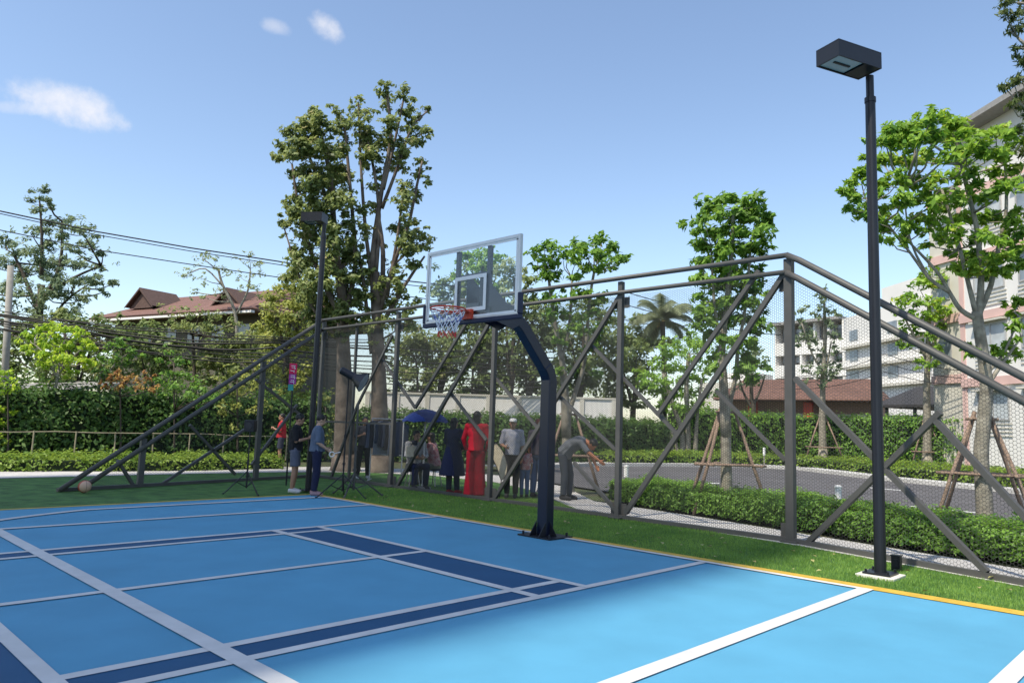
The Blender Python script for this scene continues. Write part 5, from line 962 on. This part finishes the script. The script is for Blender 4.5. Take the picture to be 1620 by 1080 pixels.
# ================================================================ PHOTO EQUIPMENT
def tripod(c, h, label, leg=.55, r=.014, m=BLACK, name='light_stand', cat='light stand', n=3, a0=.4):
    c = Vector(c); t = thing(name, c, label, cat); b = MB(); b.tube([c+V3(0, 0, .12), c+V3(0, 0, h*.5)], r*1.3, n=8); b.tube([c+V3(0, 0, h*.5), c+V3(0, 0, h)], r, n=8); b.build('pole', m, t)
    b = MB(); b.tube([c+V3(0, 0, h*.5-.04), c+V3(0, 0, h*.5+.03)], r*2, n=8); b.build('collar', m, t); b = MB(); b.tube([c+V3(0, 0, h*.26), c+V3(0, 0, h*.26+.05)], r*2.2, n=8); b.build('collar', m, t)
    for k in range(n):
        a = a0+2*PI*k/n; e = c+V3(math.cos(a)*leg, math.sin(a)*leg, .015); b = MB(); b.tube([c+V3(0, 0, .46), e], r*.85, n=6); b.tube([c+V3(0, 0, .14), c.lerp(e, .5)+V3(0, 0, .24)], r*.6, n=6); b.tube([e+V3(0, 0, -.005), e+V3(math.cos(a)*.03, math.sin(a)*.03, .0)], r*1.3, n=6); b.build('leg', m, t)
    return t
q = Vector(g2(541, 786)); h1 = P(552, 592, depth(q)); tripod(q, h1.z, 'tall black light stand carrying the studio lamp')
hx = Vector(Rv)*.9-Vector(Fv)*.1; hx.z = -.45; hx.normalize(); t = thing('studio_light', h1, 'black studio lamp with a wide reflector aimed down to the right on its stand', 'studio light')
b = MB(); b.tube([h1-hx*.2, h1-hx*.17, h1+hx*.12], [.05, .08, .08], n=14); b.build('lamp_housing', BLACK, t); b = MB(); b.tube([h1+hx*.12, h1+hx*.18, h1+hx*.36], [.085, .11, .21], n=20, cap=False); b.build('reflector', BLACK, t)
b = MB(); b.tube([h1+hx*.345, h1+hx*.35], [.195, .195], n=20); b.build('diffuser', mat('diffuser', (.25, .28, .33), .6), t)
b = MB(); b.tube([h1+V3(0, 0, -.02), h1+V3(0, 0, -.1)], .025, n=8); b.build('bracket', BLACK, t)
tripod(Vector(g2(549, 784))+V3(.05, .12, 0), 1.95, 'grey steel light stand just right of the tall black one', leg=.6, m=STEEL, a0=1.2, r=.02)
q = Vector(g2(389, 781)); tripod(q, 1.28, 'short black tripod in front of the left fence wing', leg=.42, a0=.1)
s_ = q+V3(0, 0, 1.38); t = thing('portable_speaker', s_, 'small black box fixed on the short tripod', 'speaker'); b = MB(); b.box(s_, (.22, .2, .24), Matrix.Rotation(yawR, 3, 'Z')); b.build('cabinet', BLACK, t, bevel=.012); b = MB(); fd = -Vector(Fv); fd.z = 0; fd.normalize(); b.tube([s_+fd*.1, s_+fd*.125], [.075, .07], n=16); b.build('speaker_cone', DROOF, t)
# parasol
q = Vector(g2(668, 773)); zt_ = 1.88; t = thing('parasol', q, 'small blue parasol on a white pole behind the netting', 'parasol'); b = MB(); b.tube([q, q+V3(0, 0, zt_)], .022, n=10); b.build('pole', WHITE, t); b = MB(); b.lathe(q, [(.2, 0), (.2, .05), (.05, .07)], 14); b.build('base', CONC, t)
b = MB(); n8 = 16; rows = []
for rr_, zz in ((.0, zt_), (.17, zt_-.025), (.35, zt_-.10), (.49, zt_-.21), (.55, zt_-.29)):
    rows.append([q+V3(rr_*math.cos(2*PI*k/n8), rr_*math.sin(2*PI*k/n8), zz-(.03 if k % 2 else 0)*rr_/.55) for k in range(n8)])
vs = [p for r_ in rows for p in r_]; b.add(vs, [(i*n8+k, i*n8+(k+1) % n8, (i+1)*n8+(k+1) % n8, (i+1)*n8+k) for i in range(4) for k in range(n8)]); o = b.build('canopy', cloth('blue_canopy', (.012, .03, .14)), t); sd = o.modifiers.new('s', 'SOLIDIFY'); sd.thickness = .004
for k in range(8): b = MB(); a = 2*PI*k/8; b.tube([q+V3(0, 0, zt_-.38), q+V3(.36*math.cos(a), .36*math.sin(a), zt_-.12)], .005, n=4); b.build('rib', ALU, t)
# clothes rack
A0 = Vector(g2(584, 762)); B0 = Vector(g2(634, 764)); t = thing('clothes_rack', (A0+B0)/2, 'rolling rack of dark and patterned clothes behind the netting', 'clothes rack'); hz = 1.62
for q in (A0, B0): b = MB(); b.tube([q+V3(0, 0, .06), q+V3(0, 0, hz)], .016, n=8); dd = Vector(Fv); dd.z = 0; b.tube([q-dd*.25+V3(0, 0, .06), q+dd*.25+V3(0, 0, .06)], .016, n=8); b.build('upright', WHITE, t)
b = MB(); b.tube([A0+V3(0, 0, hz), B0+V3(0, 0, hz)], .015, n=8); b.tube([A0+V3(0, 0, .7), B0+V3(0, 0, .7)], .012, n=8); b.build('bar', WHITE, t)
dr = (B0-A0).normalized(); L_ = (B0-A0).length; cls = [cloth('g%d' % i, c) for i, c in enumerate(((.02, .03, .07), (.10, .12, .18), (.03, .03, .04), (.30, .32, .38), (.03, .05, .10), (.05, .06, .08)))]
for i in range(11):
    s_ = L_*(i+.7)/12; q = A0+dr*s_+V3(0, 0, hz-.02); l = rnd.uniform(.6, .95); w = rnd.uniform(.2, .26); fw = Vector(Fv); fw.z = 0; fw = (fw.normalized()*.55+dr*.8).normalized(); b = MB()
    th = dr.cross(V3(0, 0, 1))*0+V3(-fw.y, fw.x, 0)*.018; pr = [(0, -.03), (.08, -.05), (w, -.14), (w*.95, -.4), (w*1.05, -l), (-w*1.05, -l), (-w*.95, -.4), (-w, -.14), (-.08, -.05)]
    f = [q+fw*x+V3(0, 0, z)+th for x, z in pr]; bk = [q+fw*x+V3(0, 0, z)-th for x, z in pr]; k = len(pr); b.add(f+bk, [tuple(range(k)), tuple(range(2*k-1, k-1, -1))]+[(j, k+j, k+(j+1) % k, (j+1) % k) for j in range(k)])
    b.tube([q+V3(0, 0, -.04), q+V3(0, 0, .04)], .004, n=4); o = b.build('garment', cls[i % 6]); c_ = q.copy(); o.data.transform(Matrix.Translation(-c_)); o.location = c_; tag(o, ['dark navy', 'slate blue', 'black', 'pale grey', 'deep blue', 'charcoal'][i % 6]+' garment hanging on the clothes rack', 'garment', 'garments on the rack')
# crescent reflector
q = Vector(g2(790, 787)); dq = depth(q); t = thing('reflector_panel', q, 'cream curved photo reflector standing behind the fence post', 'reflector'); b = MB()
outl = [(785, 700), (792, 708), (799, 720), (803, 735), (802, 748), (797, 757), (793, 760), (790, 752), (787, 742), (783, 732), (776, 720), (770, 712), (776, 702)]
pts = [P(u, v, dq-.25+.1*math.cos((v-700)/60*PI)) for u, v in outl]; fo = Vector(Fv)*.02; k = len(pts); b.add(pts+[p_+fo for p_ in pts], [tuple(range(k-1, -1, -1)), tuple(range(k, 2*k))]+[(j, (j+1) % k, k+(j+1) % k, k+j) for j in range(k)]); b.build('panel', cloth('cream', (.60, .52, .38)), t)
b = MB(); b.tube([P(u, v, dq-.26+.1*math.cos((v-700)/60*PI)) for u, v in outl+outl[:1]], .009, n=6, cap=False); b.build('rim', DSHOE, t); b = MB(); b.tube([q, P(793, 758, dq-.2)], .012, n=6); b.build('foot', DSHOE, t)
# pink hanging sign (glyph-like white strokes)
sg = P(463, 596, 17.6); t = thing('banner', (sg.x, sg.y, 0), 'narrow pink and magenta banner sign with pale lettering left of the corner lamp post', 'banner'); rx = Vector(Rv); rx.z = 0; rx.normalize(); ny = -Vector(Fv); ny.z = 0; ny.normalize(); rot = Matrix((rx, -ny, V3(0, 0, 1))).transposed(); hgt_ = 44*17.6/F_PX; w_ = 12*17.6/F_PX
b = MB(); b.tube([V3(sg.x, sg.y, 0)-ny*.04, V3(sg.x, sg.y, sg.z+hgt_/2)-ny*.04], .02, n=8); b.build('pole', BLACK, t)
b = MB(); b.box(sg+V3(0, 0, hgt_*.30), (w_, .012, hgt_*.38), rot); b.build('upper_panel', cloth('pink', (.55, .02, .09)), t); b = MB(); b.box(sg+V3(0, 0, -hgt_*.08), (w_*.95, .012, hgt_*.36), rot); b.build('middle_panel', cloth('magenta', (.30, .03, .25)), t)
b = MB(); b.box(sg+V3(0, 0, -hgt_*.38)-rx*.03, (w_*.7, .012, hgt_*.22), rot); b.build('lower_panel', cloth('teal', (.05, .28, .28)), t)
b = MB()
for z, ww, xx in ((.40, .6, 0), (.33, .5, .01), (.22, .6, -.01), (.05, .5, 0), (-.02, .65, .01), (-.12, .4, 0), (-.18, .55, 0)): b.box(sg+V3(0, 0, hgt_*z)+rx*xx+ny*.009, (w_*ww, .005, .012), rot); b.box(sg+V3(0, 0, hgt_*(z-.025))+rx*(xx+w_*.2)+ny*.009, (.012, .005, .05), rot)
b.build('lettering', WHITE, t)

# ================================================================ LIGHT, SKY, CLOUDS
sun = bpy.data.lights.new('sun', 'SUN'); sun.energy = 2.8; sun.angle = math.radians(1.0); sun.color = (1, .925, .77); so = bpy.data.objects.new('sun', sun); COL.objects.link(so)
az = math.radians(0); sd = Vector((0, -math.cos(SUN_EL), math.sin(SUN_EL))); so.rotation_euler = sd.to_track_quat('Z', 'Y').to_euler(); so.location = (0, -20, 40)
w = bpy.data.worlds.new('World'); scene.world = w; w.use_nodes = True; N = w.node_tree.nodes; L = w.node_tree.links; bg = N['Background']
sky = N.new('ShaderNodeTexSky'); sky.sky_type = 'NISHITA'; sky.sun_disc = False; sky.sun_elevation = SUN_EL; sky.sun_rotation = math.radians(180); sky.air_density = 1.0; sky.dust_density = .9; sky.ozone_density = .5; sky.altitude = 0
tc = N.new('ShaderNodeTexCoord'); cur = sky.outputs[0]
def vec(u, v): d = ray(u, v); return Vector(d/np.linalg.norm(d))
def math_(op, a, b_=None, c=None):
    m = N.new('ShaderNodeMath'); m.operation = op
    for i, x in enumerate((a, b_, c)):
        if x is None: continue
        if isinstance(x, (int, float)): m.inputs[i].default_value = x
        else: L.new(x, m.inputs[i])
    return m.outputs[0]
def dotn(v): m = N.new('ShaderNodeVectorMath'); m.operation = 'DOT_PRODUCT'; L.new(tc.outputs['Generated'], m.inputs[0]); m.inputs[1].default_value = v; return m.outputs['Value']
nz = N.new('ShaderNodeTexNoise'); nz.inputs['Scale'].default_value = 16; nz.inputs['Detail'].default_value = 8; nz.inputs['Roughness'].default_value = .62; L.new(tc.outputs['Generated'], nz.inputs['Vector'])
for (u, v, wx, wy, tilt, dens) in ((96, 164, 70, 34, 14, 1.05), (509, 40, 33, 24, 35, 1.0), (434, 42, 28, 15, 18, .5), (40, 172, 50, 10, 5, .35)):
    c = vec(u, v); x = (vec(u+10, v+10*math.tan(math.radians(tilt)))-c).normalized(); y = c.cross(x).normalized(); wxr = wx/F_PX; wyr = wy/F_PX
    X = math_('DIVIDE', math_('DIVIDE', dotn(x), dotn(c)), wxr); Y = math_('DIVIDE', math_('DIVIDE', dotn(y), dotn(c)), wyr)
    r2 = math_('ADD', math_('MULTIPLY', X, X), math_('MULTIPLY', Y, Y)); f = math_('SUBTRACT', 1.0, r2)
    f = math_('ADD', f, math_('MULTIPLY', math_('SUBTRACT', nz.outputs['Fac'], .5), 2.4)); mr = N.new('ShaderNodeMapRange'); mr.interpolation_type = 'SMOOTHSTEP'; mr.inputs['From Min'].default_value = .05; mr.inputs['From Max'].default_value = 1.1; mr.inputs['To Max'].default_value = .8*dens
    L.new(f, mr.inputs['Value']); front = math_('GREATER_THAN', dotn(c), .5); k = math_('MULTIPLY', mr.outputs['Result'], front)
    mx = N.new('ShaderNodeMix'); mx.data_type = 'RGBA'; L.new(k, mx.inputs[0]); L.new(cur, mx.inputs[6]); mx.inputs[7].default_value = (4.3, 4.25, 4.4, 1); cur = mx.outputs[2]
L.new(cur, bg.inputs['Color']); bg.inputs['Strength'].default_value = .112
scene.view_settings.view_transform = 'Standard'; scene.view_settings.look = 'None'; scene.view_settings.exposure = 1.05; scene.view_settings.gamma = 1
scene.cycles.max_bounces = 8; scene.cycles.transparent_max_bounces = 12
